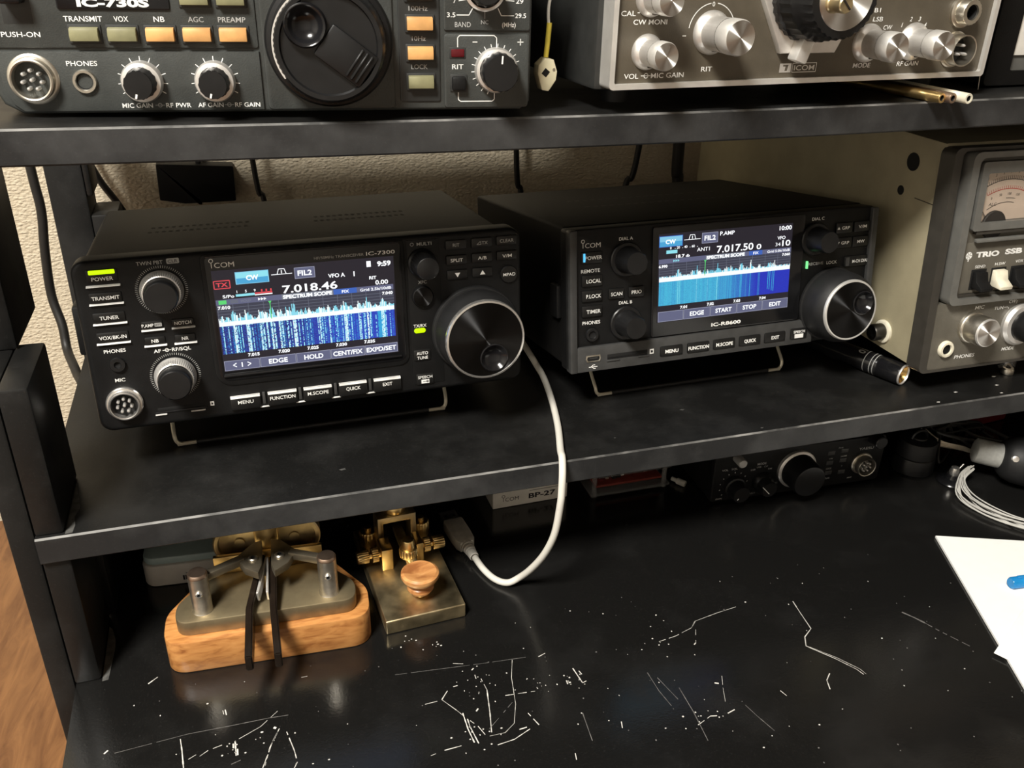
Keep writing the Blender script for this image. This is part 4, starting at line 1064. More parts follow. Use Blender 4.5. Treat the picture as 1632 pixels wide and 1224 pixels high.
# ------------------------------------------------------------------ charcoal transceiver on the upper shelf
S = thing('transceiver', 'charcoal transceiver with amber and olive push buttons, left on the top shelf', 'radio', (-93.4, 440.0, -74.2), -0.1257, 0.0)
b = MB()
b.box(1.0, 231.5, 9, 190, 1.5, 90, 'charcoal2', 2.0, 2)
for sx in (24, 208):
    for sy in (50, 170):
        b.lathe((sx, sy, 1.6), [(7, 0), (7, 2.6), (0, 2.6)], 'rubber', '-z', 18)
b.build('cabinet', S)
b = MB()
b.prism([(10, 0.4), (228, 0.4), (232.4, 4), (232.4, 88), (229, 91), (3.4, 91), (0, 88), (0, 12), (3, 4.5)], 0, 12, 'charcoal', r=1.6, seg=3)
b.prism([(11, 1.6), (111.2, 1.6), (111.2, 26.2), (4.6, 26.2), (4.6, 12), (7, 5)], -1.2, 1, 'charcoal', r=0.5)
b.prism(rrect(3.6, 111.2, 27.4, 89, 1, 3), -0.8, 1, 'charcoal', r=0.5)
b.prism(rrect(113.0, 169.6, 1.6, 89, 2, 3), -1.0, 1, 'charcoal', r=0.5)
b.prism(rrect(172.0, 190.4, 4.4, 89, 1, 3), -0.7, 1, 'charcoal2', r=0.4)
b.prism(rrect(192.2, 231.4, 35.0, 89, 1, 3), -0.9, 1, 'charcoal', r=0.5)
b.prism(rrect(192.2, 231.4, 1.6, 33.6, 1.5, 3), -0.9, 1, 'charcoal', r=0.5)
b.prism(rrect(32.0, 76.6, 42.6, 60, 0.8, 3), -1.6, 0, 'gloss', r=0.3)
b.box(10, 22, -0.9, 0.5, 36.5, 60, 'charcoal2', 0.5)
T = lambda s, x, z, cap=2.2, w=None, m='print', y=-1.3, bold=0.008: b.text(s, x, z, cap, m, y, w, bold)
T('IC-730S', 54.3, 45.4, 3.2, 28.5, y=-1.7, bold=0.045)
for t, x, w, m_ in (('TRANSMIT', 41.2, 15.2, 'print'), ('VOX', 56.3, 5.8, 'print'), ('NB', 71.5, 4.4, 'print'), ('AGC', 86.4, 6.4, 'dimprint'), ('PREAMP', 101.2, 11.4, 'dimprint')):
    T(t, x, 39.0, 2.2, w, m_, -0.9)
T('PUSH-ON', 15.8, 32.8, 2.1, 15.2, 'print', -0.9)
T('PHONES', 37.6, 21.4, 2.1, 12.4)
T('MIC GAIN', 57.4, 3.9, 2.0, 12.6, 'print'); T('RF PWR', 74.6, 3.9, 2.0, 10.6, 'print'); T('AF GAIN', 88.2, 3.9, 2.0, 10.8, 'print'); T('RF GAIN', 104.0, 3.9, 2.0, 10.8, 'print')
for x in (66.8, 96.1):
    b.arc(x, 3.9, 0.8, 0, 360, 0.3, -1.3, 'dimprint', 12); b.rect(x - 2, x + 2, 3.78, 4.02, -1.3, 'dimprint')
b.ticks(61.2, 14.0, 8.6, 10.3, 11, 0.32, -1.3, 'print', -30, 210); b.ticks(91.5, 14.0, 8.6, 10.3, 11, 0.32, -1.3, 'print', -30, 210)
T('100Hz', 181.0, 44.1, 2.0, 8.4, 'dimprint', -0.8); T('10Hz', 181.0, 31.7, 2.0, 6.2, 'dimprint', -0.8); T('LOCK', 181.0, 19.7, 2.1, 7.4, 'dimprint', -0.8)
T('3.5', 195.6, 41.6, 2.0, 3.8, y=-1.0); T('29.5', 227.0, 41.4, 2.0, 5.0, y=-1.0); T('29', 226.4, 47.4, 2.0, 3.4, y=-1.0); T('7', 197.2, 47.4, 2.0, None, y=-1.0)
T('BAND', 200.8, 37.6, 2.2, 7.2, 'dimprint', -1.0); T('NC', 210.7, 38.6, 1.7, 3.4, 'dimprint', -1.0); T('(MHz)', 221.7, 37.6, 2.0, 6.2, 'print', -1.0)
b.line([(198, 41.5), (203.6, 41.5), (205.4, 44.6)], 0.35, -1.0, 'print'); b.line([(224, 41.3), (218.2, 41.3), (216.6, 44.4)], 0.35, -1.0, 'print'); b.line([(224, 47.4), (220, 47.6)], 0.35, -1.0, 'print'); b.line([(199, 47.3), (203, 48)], 0.35, -1.0, 'print'); b.line([(210.7, 43), (210.7, 40)], 0.3, -1.0, 'dimprint')
T('RIT', 198.4, 19.7, 2.2, 5.2, y=-1.0); b.rect(205.2, 207.4, 30.0, 30.4, -1.0, 'print'); b.rect(225.8, 228.6, 30.0, 30.4, -1.0, 'print'); b.rect(227.0, 227.4, 28.8, 31.6, -1.0, 'print')
b.line([(198.4, 28.0), (198.4, 32.0), (199.4, 33.0), (215, 33.0), (216.2, 32.0), (216.2, 27.4)], 0.4, -1.0, 'print')
b.line([(198.6, 8.4), (198.6, 5.2), (199.6, 4.4), (214.4, 4.4), (215.4, 5.2), (215.4, 8.0)], 0.4, -1.0, 'print')
b.ticks(216.0, 18.2, 10.0, 11.4, 15, 0.32, -1.0, 'print', 20, 250)
b.build('front_panel', S)
def amber(parent, x, z, mat, w=5.7, h=2.85):
    b = MB()
    b.box(x - w - 0.9, x + w + 0.9, -1.5, 0, z - h - 0.9, z + h + 0.9, 'charcoal2', 0.3)
    b.prism([(-1.4, z - h), (-1.4, z + h), (-3.4, z + h - 0.5), (-4.4, z - 0.2), (-3.9, z - h + 0.3)], x - w, x + w, mat, axis='x', r=0.2)
    b.build('push_button', parent)
for x, m_ in ((41.1, 'olive'), (56.2, 'olive'), (71.4, 'orange'), (86.4, 'orange'), (101.3, 'orange')):
    amber(S, x, 33.0, m_)
amber(S, 86.9, 47.4, 'olive'); amber(S, 101.7, 47.4, 'olive')
for z, m_ in ((13.2, 'olive'), (25.6, 'orange'), (37.9, 'orange'), (50.4, 'orange')):
    amber(S, 181.5, z, m_)
PIN8b = [(3.9 * math.cos(math.radians(90 + 360 * k / 7)), 3.9 * math.sin(math.radians(90 + 360 * k / 7))) for k in range(7)] + [(0, 0)]
din_socket(S, 17.3, 15.0, 10.4, PIN8b, 'steel', depth=5.5)
jack(S, 37.6, 14.0, 5.0, 'steel', 0.66, 2.6)
for x in (61.2, 91.5):
    skirt_knob(S, x, 14.0, [(8.6, 1.2), (8.6, 4.2), (8.0, 5.6), (6.4, 6.0)], 'satin', 'outer_ring', seg=48)
    skirt_knob(S, x + 0.2, 14.0, [(6.5, 1.2), (6.5, 7.4), (6.2, 8.0), (6.1, 13.0), (5.7, 14.0), (0, 14.2)], 'knob', 'control_knob', knurl=(14, 0.35, 1, 3), pointer=(3.6, 5.5, -105, 0.8, 14.35, 'print'))
skirt_knob(S, 210.6, 52.4, [(9.4, 0.8), (9.4, 2.0), (8.6, 2.6), (8.0, 2.8)], 'satin', 'band_ring')
skirt_knob(S, 210.6, 52.4, [(7.9, 0.8), (7.7, 3.0), (6.6, 10.0), (6.0, 11.0), (0, 11.0)], 'knob', 'band_knob', knurl=(12, 0.4, 1, 2), pointer=(0.5, 5.6, 205, 0.8, 11.15, 'print'))
skirt_knob(S, 216.0, 18.2, [(9.9, 0.8), (9.9, 3.4), (9.3, 4.6), (8.0, 5.0)], 'satin', 'tuning_ring')
skirt_knob(S, 216.4, 18.2, [(8.4, 0.8), (8.4, 6.0), (8.2, 13.0), (7.6, 14.0), (0, 14.2)], 'knob', 'tuning_knob', knurl=(16, 0.4, 1, 2), pointer=(4.2, 7.6, 86, 0.7, 14.35, 'print'))
b = MB(); b.box(195.4, 201.4, -1.6, 0, 23.8, 27.2, 'ledred', 0.4); b.box(194.6, 202.2, -1.1, 0, 23.0, 28.0, 'charcoal2', 0.3); b.build('indicator_lamp', S, 'dark red unlit lamp')
key_cap(S, 195.6, 201.8, 9.6, 15.6, None, d=4.0, r=0.8, mat='plastic'); 
b = MB(); b.box(194.8, 202.6, -1.4, 0, 8.8, 16.4, 'charcoal2', 0.3); b.build('button_surround', S)
b = MB(); b.box(11.8, 20.2, -8, 0, 44.8, 52, 'gloss', 1.0, 2); b.build('power_switch', S)
b = MB(); cx, cz = 141.6, 30.4
b.lathe((cx, 0, cz), [(27.6, 0.8), (27.6, 2.5), (26.6, 4.2), (24.8, 4.8), (24.8, 6), (24.2, 14.0), (23.4, 17.0), (22.4, 18.2), (20.6, 18.2), (20.0, 16.4)], 'knob', knurl=(64, 0.35, 4, 6))
b.holed_disc(cx, cz, 20.05, 132.4, 38.4, 8.6, 16.4, 'knob')
d_ = b.build('main_dial', S)
b = MB()
mx = Matrix.Translation((cx + 3.6, 0, cz - 1.6)) @ Matrix.Rotation(math.radians(37.0), 4, 'Y')
b.box(-7.2, 16.0, -18.9, -16.0, -7.6, 7.6, 'knob', 0.9, 2, mx)
for i in range(3):
    b.box(8.0 + i * 2.4, 9.2 + i * 2.4, -19.8, -18.6, -6.6, 6.6, 'knob', 0.4, 1, mx)
b.build('crank_arm', d_)
b = MB(); b.lathe((132.4, 0, 38.4), [(9.0, 16.0), (9.0, 19.4), (8.3, 20.3), (7.6, 20.0), (6.6, 18.4), (5.2, 17.0), (3.6, 16.1), (1.8, 15.6), (0, 15.5)], 'gloss', seg=40); b.build('finger_dimple', d_)
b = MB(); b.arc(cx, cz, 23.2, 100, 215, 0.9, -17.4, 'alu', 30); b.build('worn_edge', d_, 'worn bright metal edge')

# ------------------------------------------------------------------ vintage radio with aluminium knobs on the upper shelf
V = thing('transceiver', 'vintage brown radio with silver aluminium knobs and bright trim, right on the top shelf', 'radio', (175.9, 411.1, -66.0), 0.0569, 0.0)
b = MB()
b.box(-3.0, 236, 8, 252, -1.5, 112, 'void' if False else 'charcoal2', 2.0, 2)
for sx in (18, 215):
    for sy in (26, 230):
        b.lathe((sx, sy, -1.4), [(7.5, 0), (6.8, 8.2), (0, 8.2)], 'rubber', '-z', 20)
b.build('cabinet', V)
b = MB()
def ring_prism(b, outer, inner, d0, d1, mat, axis='y'):
    n = len(outer)
    P = lambda a, c, d: (a, d, c)
    vs = [P(*p, d0) for p in outer] + [P(*p, d0) for p in inner] + [P(*p, d1) for p in outer] + [P(*p, d1) for p in inner]
    fs = []
    for i in range(n):
        j = (i + 1) % n
        fs += [(i, j, n + j, n + i), (2 * n + i, 2 * n + j, j, i), (n + i, n + j, 3 * n + j, 3 * n + i), (2 * n + i, 3 * n + i, 3 * n + j, 2 * n + j)]
    b.add(vs, fs, mat)
ring_prism(b, rrect(0, 233, 0, 110, 2.2, 4), rrect(2.6, 230.4, 2.6, 107.4, 1.2, 4), -3.0, 9, 'alu')
b.build('trim_frame', V, 'bright polished aluminium trim frame')
b = MB()
b.prism(rrect(2.4, 230.6, 2.4, 107.6, 1, 3), -0.6, 4, 'umber')
T = lambda s, x, z, cap=2.4, w=None, m='print', bold=0.008, sh=0.0: b.text(s, x, z, cap, m, -0.7, w, bold, sh)
T('CAL', 8.7, 34.0, 2.3, 7.6); b.line([(13.4, 34.2), (14.6, 34.2), (15.8, 36)], 0.35, -0.7, 'print'); T('CW MONI', 20.6, 30.2, 2.3, 18.0)
T('VOL', 12.6, 5.9, 2.4, 7.8); T('MIC GAIN', 32.4, 5.9, 2.4, 18.2); b.arc(20.6, 5.9, 1.1, 0, 360, 0.35, -0.7, 'print', 14); b.rect(17.8, 23.0, 5.75, 6.05, -0.7, 'print')
T('RIT', 54.2, 8.2, 2.3, 6.2, 'print'); b.rect(38.6, 40.6, 23.5, 23.9, -0.7, 'print'); T('0', 54.2, 37.9, 2.2)
b.arc(54.6, 25.4, 12.9, 10, 82, 0.4, -0.7, 'print'); b.arc(54.6, 25.4, 12.9, 98, 172, 0.4, -0.7, 'print')
b.rect(97.4, 104.4, 5.2, 9.6, -0.7, 'satin'); b.poly([(100.6, 6.0), (102.0, 6.0), (102.6, 8.9), (101.0, 8.9)], -0.76, 'umber'); b.rect(99.4, 102.4, 8.2, 8.9, -0.76, 'umber')
b.line([(105.2, 5.2), (120.0, 5.2), (120.0, 9.6), (105.2, 9.6), (105.2, 5.2)], 0.35, -0.7, 'satin'); T('ICOM', 112.6, 7.4, 2.6, 12.6, 'satin')
T('MODE', 149.2, 7.6, 2.4, 11.2, 'print', sh=0.12); T('RF GAIN', 179.8, 7.8, 2.4, 14.4, 'print', sh=0.12)
T('CW', 161.6, 26.2, 2.3, 5.6, sh=0.12); T('LSB', 154.3, 30.3, 2.3, 6.4, sh=0.12); T('B1', 153.0, 34.6, 2.2, 4.0)
T('1', 170.8, 27.3, 2.3, sh=0.2); T('2', 176.2, 30.1, 2.3, sh=0.2); T('3', 181.9, 30.1, 2.3, sh=0.2); T('4', 186.4, 27.2, 2.3, sh=0.2)
b.build('front_panel', V)
def alu_knob(x, z, rb, rg, rf, L, ax=None, name='control_knob'):
    b = MB()
    b.lathe((x, 0, z), [(rb, 0.6), (rb, 1.4), (rb * 0.9, 3.2), (rg, 4.4), (rg, L * 0.62)], 'satin', seg=48)
    b.lathe((x, 0, z), [(rg * 1.0, 4.6), (rg * 1.0, L * 0.62)], 'steel', knurl=(26, 0.5, 0, 1))
    b.lathe((x, 0, z), [(rg * 0.98, L * 0.62), (rf, L * 0.68), (rf, L * 0.95), (rf * 0.93, L)], 'alu', seg=48)
    b.lathe((x + rg * 0.25, 0, z - rg * 0.84), [(1.4, 4.6), (1.4, 9), (0, 9)], 'void', '-z', 12) if False else None
    k = b.build(name, V)
    c = MB(); c.lathe((x, 0, z), [(rf * 0.94, L), (0, L + 0.2)], 'spunalu', seg=48); c.build('knob_face', k)
    if rb < 11:
        c = MB(); c.lathe((x - 0.5, -6.4, z - rg * 0.9), [(1.5, 0), (1.5, 0.9), (0.9, 0.9), (0, 0.4, 'void')], 'gun', '-z', 12); c.build('set_screw', k)
alu_knob(20.2, 40.4, 8.2, 6.4, 6.6, 20)
alu_knob(20.0, 16.8, 8.2, 6.2, 6.5, 20)
alu_knob(54.6, 25.0, 10.2, 8.0, 8.2, 26)
alu_knob(150.2, 18.6, 9.6, 7.0, 7.4, 23); alu_knob(180.2, 18.8, 9.6, 7.0, 7.4, 23)
b = MB(); b.prism([(94.2, 14.8), (127.3, 14.6), (140, 40), (140, 74), (78, 74), (80, 40)], -4.6, 0, 'satin', r=1.0); b.build('dial_escutcheon', V, 'satin aluminium plate behind main dial')
b = MB(); cx, cz = 107.2, 43.0
b.lathe((cx, 0, cz), [(23.2, 4.4), (23.2, 8.0), (22.2, 9.0), (21.8, 16), (21.6, 18), (20.0, 20), (19.8, 28.4), (19.0, 30.0), (15.2, 30.4)], 'knob', knurl=(32, 0.7, 0, 7))
d_ = b.build('main_dial', V)
b = MB(); b.lathe((cx, 0, cz), [(15.3, 30.2), (15.0, 31.0), (0, 31.0)], 'spunalu', seg=72); b.build('dial_face', d_, 'spun aluminium face')
b = MB(); b.lathe((99.6, -31, 40.0), [(4.4, 0), (4.4, 1.0), (3.9, 1.6), (3.9, 9.0), (3.4, 9.6), (0, 9.6)], 'oldbrass', seg=28); b.box(99.3, 99.9, -41.2, -40.4, 37.0, 43.0, 'ink', 0, 1, Matrix.Translation((99.6, 0, 40)) @ Matrix.Rotation(math.radians(-45), 4, 'Y') @ Matrix.Translation((-99.6, 0, -40))); b.build('spinner', d_, 'small brass spinner with slotted screw')
b = MB(); mx = Matrix.Translation((103.6, 0, 18.5)) @ Matrix.Rotation(math.radians(18), 4, 'Y'); b.box(-3.6, 3.6, -12, -4.4, -7.6, 5.5, 'alu', 1.0, 2, mx); b.build('dial_lock_lever', V)
b = MB(); b.lathe((209.4, 0, 33.6), [(8.2, 0.6), (8.2, 2.2), (7.6, 2.6), (6.6, 2.8), (6.6, 7.6), (6.2, 8.2), (4.0, 8.4), (3.8, 7.2), (3.8, 2.0, 'void'), (0, 2.0, 'void')], 'steel', knurl=(20, 0.25, 4, 5)); b.build('phones_jack', V)
din_socket(V, 209.2, 14.4, 9.4, [(0, 2.6), (-2.4, -1.8), (2.4, -1.8)], 'steel', depth=9.0, rin=0.86)

# ------------------------------------------------------------------ transmitter at the right end of the lower shelf
X = thing('transmitter', 'putty grey transmitter with S-meter and khaki side, right end of the lower shelf', 'radio', (425.96, 428.56, -258.0), 0.0, 0.0)
b = MB()
b.prism([(10, 1.0), (330, 1.0), (330, 147.5), (24, 147.5)], -1.2, 271, 'beige', axis='x', r=1.2)
b.box(-1.35, 0, 20.5, 41, 108.6, 109.1, 'ink', 0, 1)
b.lathe((-1.2, 49.4, 130.6), [(6.8, 0.05), (5.9, 0.05), (5.9, 0.1, 'void'), (0, 0.1, 'void')], 'beige', '-x', 28)
b.lathe((-1.2, 55.2, 110.5), [(3.2, 0.06, 'void'), (0, 0.1, 'void')], 'void', '-x', 20)
b.build('cabinet', X)
b = MB(); b.lathe((-1.2, 41.5, 13.6), [(8.2, 0), (8.2, 1.6), (7.2, 2.2), (5.8, 2.2)], 'cream', '-x', 30); b.lathe((-1.2, 41.5, 13.6), [(5.9, 0), (5.9, 9.5), (5.2, 10.4), (3.4, 10.4), (3.2, 6.0, 'void'), (0, 6.0, 'void')], 'gun', '-x', 30); b.build('side_terminal', X, 'dark metal terminal with cream collar')
b = MB()
ring_prism(b, rrect(-3.6, 273.6, 0, 147.5, 5, 5), rrect(2.6, 267.4, 1.6, 145.4, 3, 5), -1.2, 11, 'putty_dark')
b.build('front_bezel', X)
b = MB()
b.prism(rrect(2.4, 267.6, 1.4, 47.4, 2, 4), -0.2, 6, 'putty')
T = lambda s, x, z, cap=2.4, w=None, m='print', y=-0.3, bold=0.008, sh=0.0: b.text(s, x, z, cap, m, y, w, bold, sh)
T('MIC', 38.6, 42.6, 2.4, 7.4, sh=0.15); T('TUN', 54.8, 40.6, 2.3, 7.6, sh=0.15); T('CW', 65.4, 44.2, 2.3, 5.6, sh=0.15); T('MODE', 69.8, 10.2, 2.4, 10.6, sh=0.15); T('PHONES', 33.4, 8.8, 2.5, 16.6, sh=0.15)
b.line([(59.2, 40.6), (62.2, 40.6), (63.4, 39.4)], 0.35, -0.3, 'print'); b.line([(69.2, 44.6), (69.2, 42.4)], 0.35, -0.3, 'print')
b.build('front_panel', X)
b = MB()
ring_prism(b, rrect(7.2, 262, 47.4, 145.0, 5, 5), rrect(12.6, 257, 51.4, 141.4, 4, 5), -5.5, 4, 'frame')
ring_prism(b, rrect(12.6, 257, 51.4, 141.4, 4, 5), rrect(15.4, 254, 53.4, 139.4, 3, 5), -2.6, 4, 'putty_dark')
ring_prism(b, rrect(16.4, 150, 95.6, 138.6, 2, 4), rrect(21.6, 146, 100.6, 131.6, 1, 4), -4.6, 3, 'frame')
b.box(21, 147, -3.8, 1, 93.0, 100.4, 'putty_dark', 0.3)
b.box(21.6, 150, -5.2, -2, 88.0, 90.4, 'frame', 0.6)
b.box(15.6, 254, -0.5, 3, 53.4, 94, 'putty'); b.box(146.5, 254, -0.5, 3, 94, 139.4, 'putty'); b.box(15.6, 22, -0.5, 3, 94, 139.4, 'putty'); b.box(22, 147, -0.5, 3, 131.2, 139.4, 'putty')
b.build('upper_frame', X)
b = MB(); b.box(15.8, 254, -1.0, 2, 53.6, 87.4, 'putty', 0.4)
T = lambda s, x, z, cap=2.4, w=None, m='print', y=-1.1, bold=0.008, sh=0.0: b.text(s, x, z, cap, m, y, w, bold, sh)
T('TRIO', 35.8, 79.2, 3.4, 18.6, bold=0.05); T('SSB', 56.8, 79.6, 3.4, 14.0, bold=0.05); T('TRANSMITTER', 88, 80.4, 3.4, 44, bold=0.05)
b.lathe((20.8, -1.0, 79.0), [(2.5, 0.12, 'print'), (0, 0.12, 'print')], 'print', seg=16)
for a in range(6):
    b.line([(20.8 + 0.5 * math.cos(a), 79.0 + 0.5 * math.sin(a)), (20.8 + 2.2 * math.cos(a * PI / 3), 79.0 + 2.2 * math.sin(a * PI / 3))], 0.35, -1.2, 'putty')
b.rect(20.4, 21.2, 75.2, 77.0, -1.12, 'print')
T('SEND', 31.6, 71.2, 1.9, 8.2, 'print'); T('H.SW', 47.6, 71.8, 1.9, 8.4); T('VOX', 63.2, 72.4, 1.9, 6.4); T('MARKER', 79.5, 73.0, 1.9, 11)
b.build('switch_panel', X)
for x, m_ in ((31.4, 'plastic'), (47.4, 'cream'), (63.4, 'plastic'), (79.4, 'plastic')):
    c = MB(); c.box(x - 6.2, x + 6.2, -1.15, 0, 55.6, 69.4, 'void', 0.3); o = c.build('switch_well', X)
    c = MB(); c.prism([(-0.8, 68.0), (-4.0, 67.6), (-5.6, 62.0), (-10.4, 58.4), (-10.0, 56.4), (-0.8, 57.4)], x - 5.0, x + 5.0, m_, axis='x', r=0.6); c.build('paddle_switch', X, 'cream white lever switch' if m_ == 'cream' else None)
b = MB()
b.box(22, 146, 0.2, 1.2, 100.8, 131.4, 'dial'); yy = 0.1
b.arc(44, 84, 42.5, 62, 118, 0.45, yy, 'ink', 40); b.arc(44, 84, 36.6, 64, 116, 0.4, yy, 'redink', 40); b.arc(44, 84, 28, 78, 122, 0.4, yy, 'ink', 30); b.arc(44, 84, 30.6, 78, 92, 0.35, yy, 'ink', 12)
b.ticks(44, 84, 42.5, 45, 30, 0.35, yy, 'ink', 62, 118); b.ticks(44, 84, 36.6, 38.6, 22, 0.3, yy, 'redink', 64, 116)
b.text('ALC', 33.2, 111.2, 2.0, 'ink', yy, 6.0, 0.0, 0.2)
for i, t in enumerate(('1', '3', '5', '7', '9', '20', '40')):
    a = math.radians(112 - i * 7.2); b.text(t, 44 + 47 * math.cos(a), 84 + 47 * math.sin(a) , 1.8, 'ink', yy)
for i, t in enumerate(('0', '50', '100', '150')):
    a = math.radians(112 - i * 12); b.text(t, 44 + 33.4 * math.cos(a), 84 + 33.4 * math.sin(a), 1.6, 'ink', yy)
b.build('meter_face', X, 'pinkish white meter face')
b = MB(); b.lathe((36.0, 0.2, 98.0), [(9.2, 0), (9.2, 1.4), (8.8, 1.8), (0, 1.8)], 'ink', seg=40); b.line([(30, 101), (24.0, 108.5)], 0.5, -1.0, 'ink'); b.build('meter_needle', X)
b = MB(); b.box(21.8, 146, -2.4, -1.9, 100.4, 131.6, 'glass'); b.build('meter_glass', X)
b = MB(); b.lathe((34.6, 0, 29.4), [(11.0, 0.2), (11.0, 2.2), (10.4, 3.0), (9.9, 3.2), (9.9, 13.6), (9.6, 14.4)], 'steel', knurl=(60, 0.3, 4, 5)); b.lathe((34.6, 0, 29.4), [(9.7, 14.2), (9.2, 15.4), (8.8, 15.6), (0, 15.6, 'spunalu')], 'satin', seg=48); b.build('microphone_gain_knob', X)
b = MB(); b.lathe((74.4, 0, 27.6), [(14.8, 0.2), (14.8, 2.4), (13.2, 4.4), (10.4, 5.0)], 'satin', seg=64); k = b.build('mode_knob', X)
b = MB(); b.lathe((74.4, 0, 27.6), [(10.6, 4.6), (10.4, 14), (9.8, 15.2), (0, 15.2)], 'knob', seg=48); b.box(72.6, 76.2, -24, -14, 16.6, 38.6, 'knob', 1.2, 2); b.build('pointer_grip', k)
b = MB(); b.lathe((15.8, 0, 15.8), [(5.8, 0.2), (5.8, 2.0), (5.2, 2.8), (3.7, 2.8), (3.4, 1.6), (3.3, 0.3, 'void'), (0, 0.3, 'void')], 'cream', seg=32); b.build('phones_jack', X)
for sx in (92, 250):
    b = MB(); b.lathe((sx, 18, 1.4), [(6.5, 0), (6.5, 14.5), (5.5, 16.2), (0, 16.2)], 'chrome', '-z', 28); b.build('foot', X)
for sx in (20, 250):
    b = MB(); b.lathe((sx, 300, 1.4), [(8, 0), (8, 18), (0, 18)], 'rubber', '-z', 20)
    b.build('rear_foot', X)

for o in X.children:
    if o.name.split('.')[0] not in ('cabinet', 'foot', 'rear_foot', 'side_terminal'):
        o.rotation_euler = (-0.095, 0, 0)

# ------------------------------------------------------------------ dark cabinet at the right end of the upper shelf
Q = thing('radio_cabinet', 'black radio cabinet with pale front panel, cut off at the top right edge', 'radio', (430.5, 444, -75.4), 0.03, 0.0)
b = MB(); b.box(0, 200, 6, 210, 1, 120, 'cover', 2.0); ring_prism(b, rrect(0, 200, 0.5, 120, 3, 4), rrect(17.5, 186, 8.5, 112, 2, 4), -2, 8, 'cover'); b.build('cabinet', Q)
b = MB(); b.box(17, 187, 1.0, 5, 8, 113, 'frame', 0.4); b.box(18.5, 186, -0.4, 2, 17, 112, 'card', 0.6); b.build('front_panel', Q)

# ------------------------------------------------------------------ low wooden cabinet beside the desk
b = MB()
G = thing('side_cabinet', 'low wooden cabinet top with coarse brown grain beside the desk, bottom left', 'cabinet', (-135, 0, -1125))
b.box(-560, 0, 20, 792, 603, 625, 'floor', 1.5); b.build('cabinet_top', G)
b = MB(); b.box(-552, -6, 30, 788, 0, 602.5, 'floor', 1.0); b.build('cabinet_body', G)

# ------------------------------------------------------------------ iambic paddle
P = thing('telegraph_paddle', 'twin-lever morse paddle on rounded wooden base, left on the desk', 'morse key', (-10.8, 404.2, -374.8), -0.055)
b = MB(); b.prism(rpoly([(-57, 0), (57, 0), (57.5, 26), (28, 74), (-28, 74), (-57.5, 26)], [22, 22, 20, 18, 18, 20], 8), 0, 21.5, 'basewood', axis='z', r=0.9, seg=2); b.build('wooden_base', P)
b = MB(); b.prism(rpoly([(-49.5, 5.5), (49.5, 5.5), (50.5, 22), (21, 58), (-21, 58), (-50.5, 22)], [17, 17, 17, 14, 14, 17], 8), 21.6, 31, 'plate', axis='z', r=0.8, seg=2); b.build('metal_plate', P)
for sx in (-35.2, 35.0):
    b = MB(); b.lathe((sx, 15.5, 31), [(5.9, 0), (5.4, 0.8), (5.4, 24), (5.4, 25.2, 'copper'), (4.7, 26.2, 'copper'), (0, 26.4, 'copper')], 'steel', 'z', 36); o = b.build('contact_post', P)
    b = MB(); b.lathe((sx, 10.2, 46), [(1.9, -0.3), (1.9, 1.0), (1.5, 1.4), (0.9, 1.4), (0.8, 0.6, 'void'), (0, 0.6, 'void')], 'chrome', '-y', 20); b.build('contact_screw', o)
for s in (-1, 1):
    cx = 1.5
    f = lambda x, y: (cx + s * x, y)
    pts = [f(2.6, 46), f(8, 44), f(17, 32), f(12, 21), f(4.5, 15), f(2.6, 22)]
    if s < 0: pts = pts[::-1]
    b = MB(); b.prism(pts, 46.5, 51.5, 'nickel', axis='z', r=0.5)
    mxa = Matrix.Translation((cx + s * 14, 30, 50.5)) @ Matrix.Rotation(math.atan2(-11.0, s * 21.0), 4, 'Z')
    b.box(-1, 25, -2.4, 2.4, -2.3, 2.3, 'nickel', 0.5, 2, mxa)
    a = b.build('lever_arm', P)
    b = MB(); b.lathe((cx + s * 7.4, 28, 51.4), [(2.8, 0), (2.8, 1.2), (2.2, 1.7), (1.2, 1.7), (1.0, 0.6, 'void'), (0, 0.6, 'void')], 'steel', 'z', 20); b.build('pivot_screw', a)
    # finger piece: nickel tab at the root, smoky plate outwards and down
    if s < 0:
        path = [(-1.5, 40), (-9.4, 5), (-10.0, -29)]
    else:
        path = [(4.6, 38), (3.6, 4), (5.2, -30)]
    top = [45.5, 36.5, 31.5]
    b = MB()
    vs = []; th = 2.0
    for (x, y), t in zip(path, top):
        hgt = 13.5 if y > -20 else 10.0
        vs += [(x - th, y, t), (x + th, y, t), (x + th, y, t - hgt), (x - th, y, t - hgt)]
    fs = []
    for i in range(2):
        for k in range(4):
            fs.append((i * 4 + k, i * 4 + (k + 1) % 4, i * 4 + 4 + (k + 1) % 4, i * 4 + 4 + k))
    fs += [(0, 1, 2, 3), (11, 10, 9, 8)]
    bm = bmesh.new(); bv = [bm.verts.new(v) for v in vs]
    for q in fs: bm.faces.new([bv[i] for i in q])
    bmesh.ops.recalc_face_normals(bm, faces=list(bm.faces)); bmesh.ops.bevel(bm, geom=list(bm.edges), offset=0.7, segments=2, affect='EDGES')
    b.addbm(bm, 'smoke'); b.build('finger_paddle', P)
    b = MB(); x0, y0 = path[0]
    mxb = Matrix.Translation((path[0][0] + (path[1][0] - path[0][0]) * 0.45 - s * 3.0, 23, 41)) @ Matrix.Rotation(math.atan2(35, (path[0][0] - path[1][0])) - PI / 2, 4, 'Z') @ Matrix.Rotation(0.22, 4, 'X')
    b.box(-0.7, 0.7, -12, 14, -5, 2.2, 'satin', 0.3, 1, mxb); b.build('lever_tab', P)
b = MB(); b.box(-2.5, 5.5, 26, 68, 31, 40, 'brass', 0.6); b.box(-30, 33, 45, 48, 31, 43, 'brass', 0.5); b.build('brass_rail', P)
b = MB()
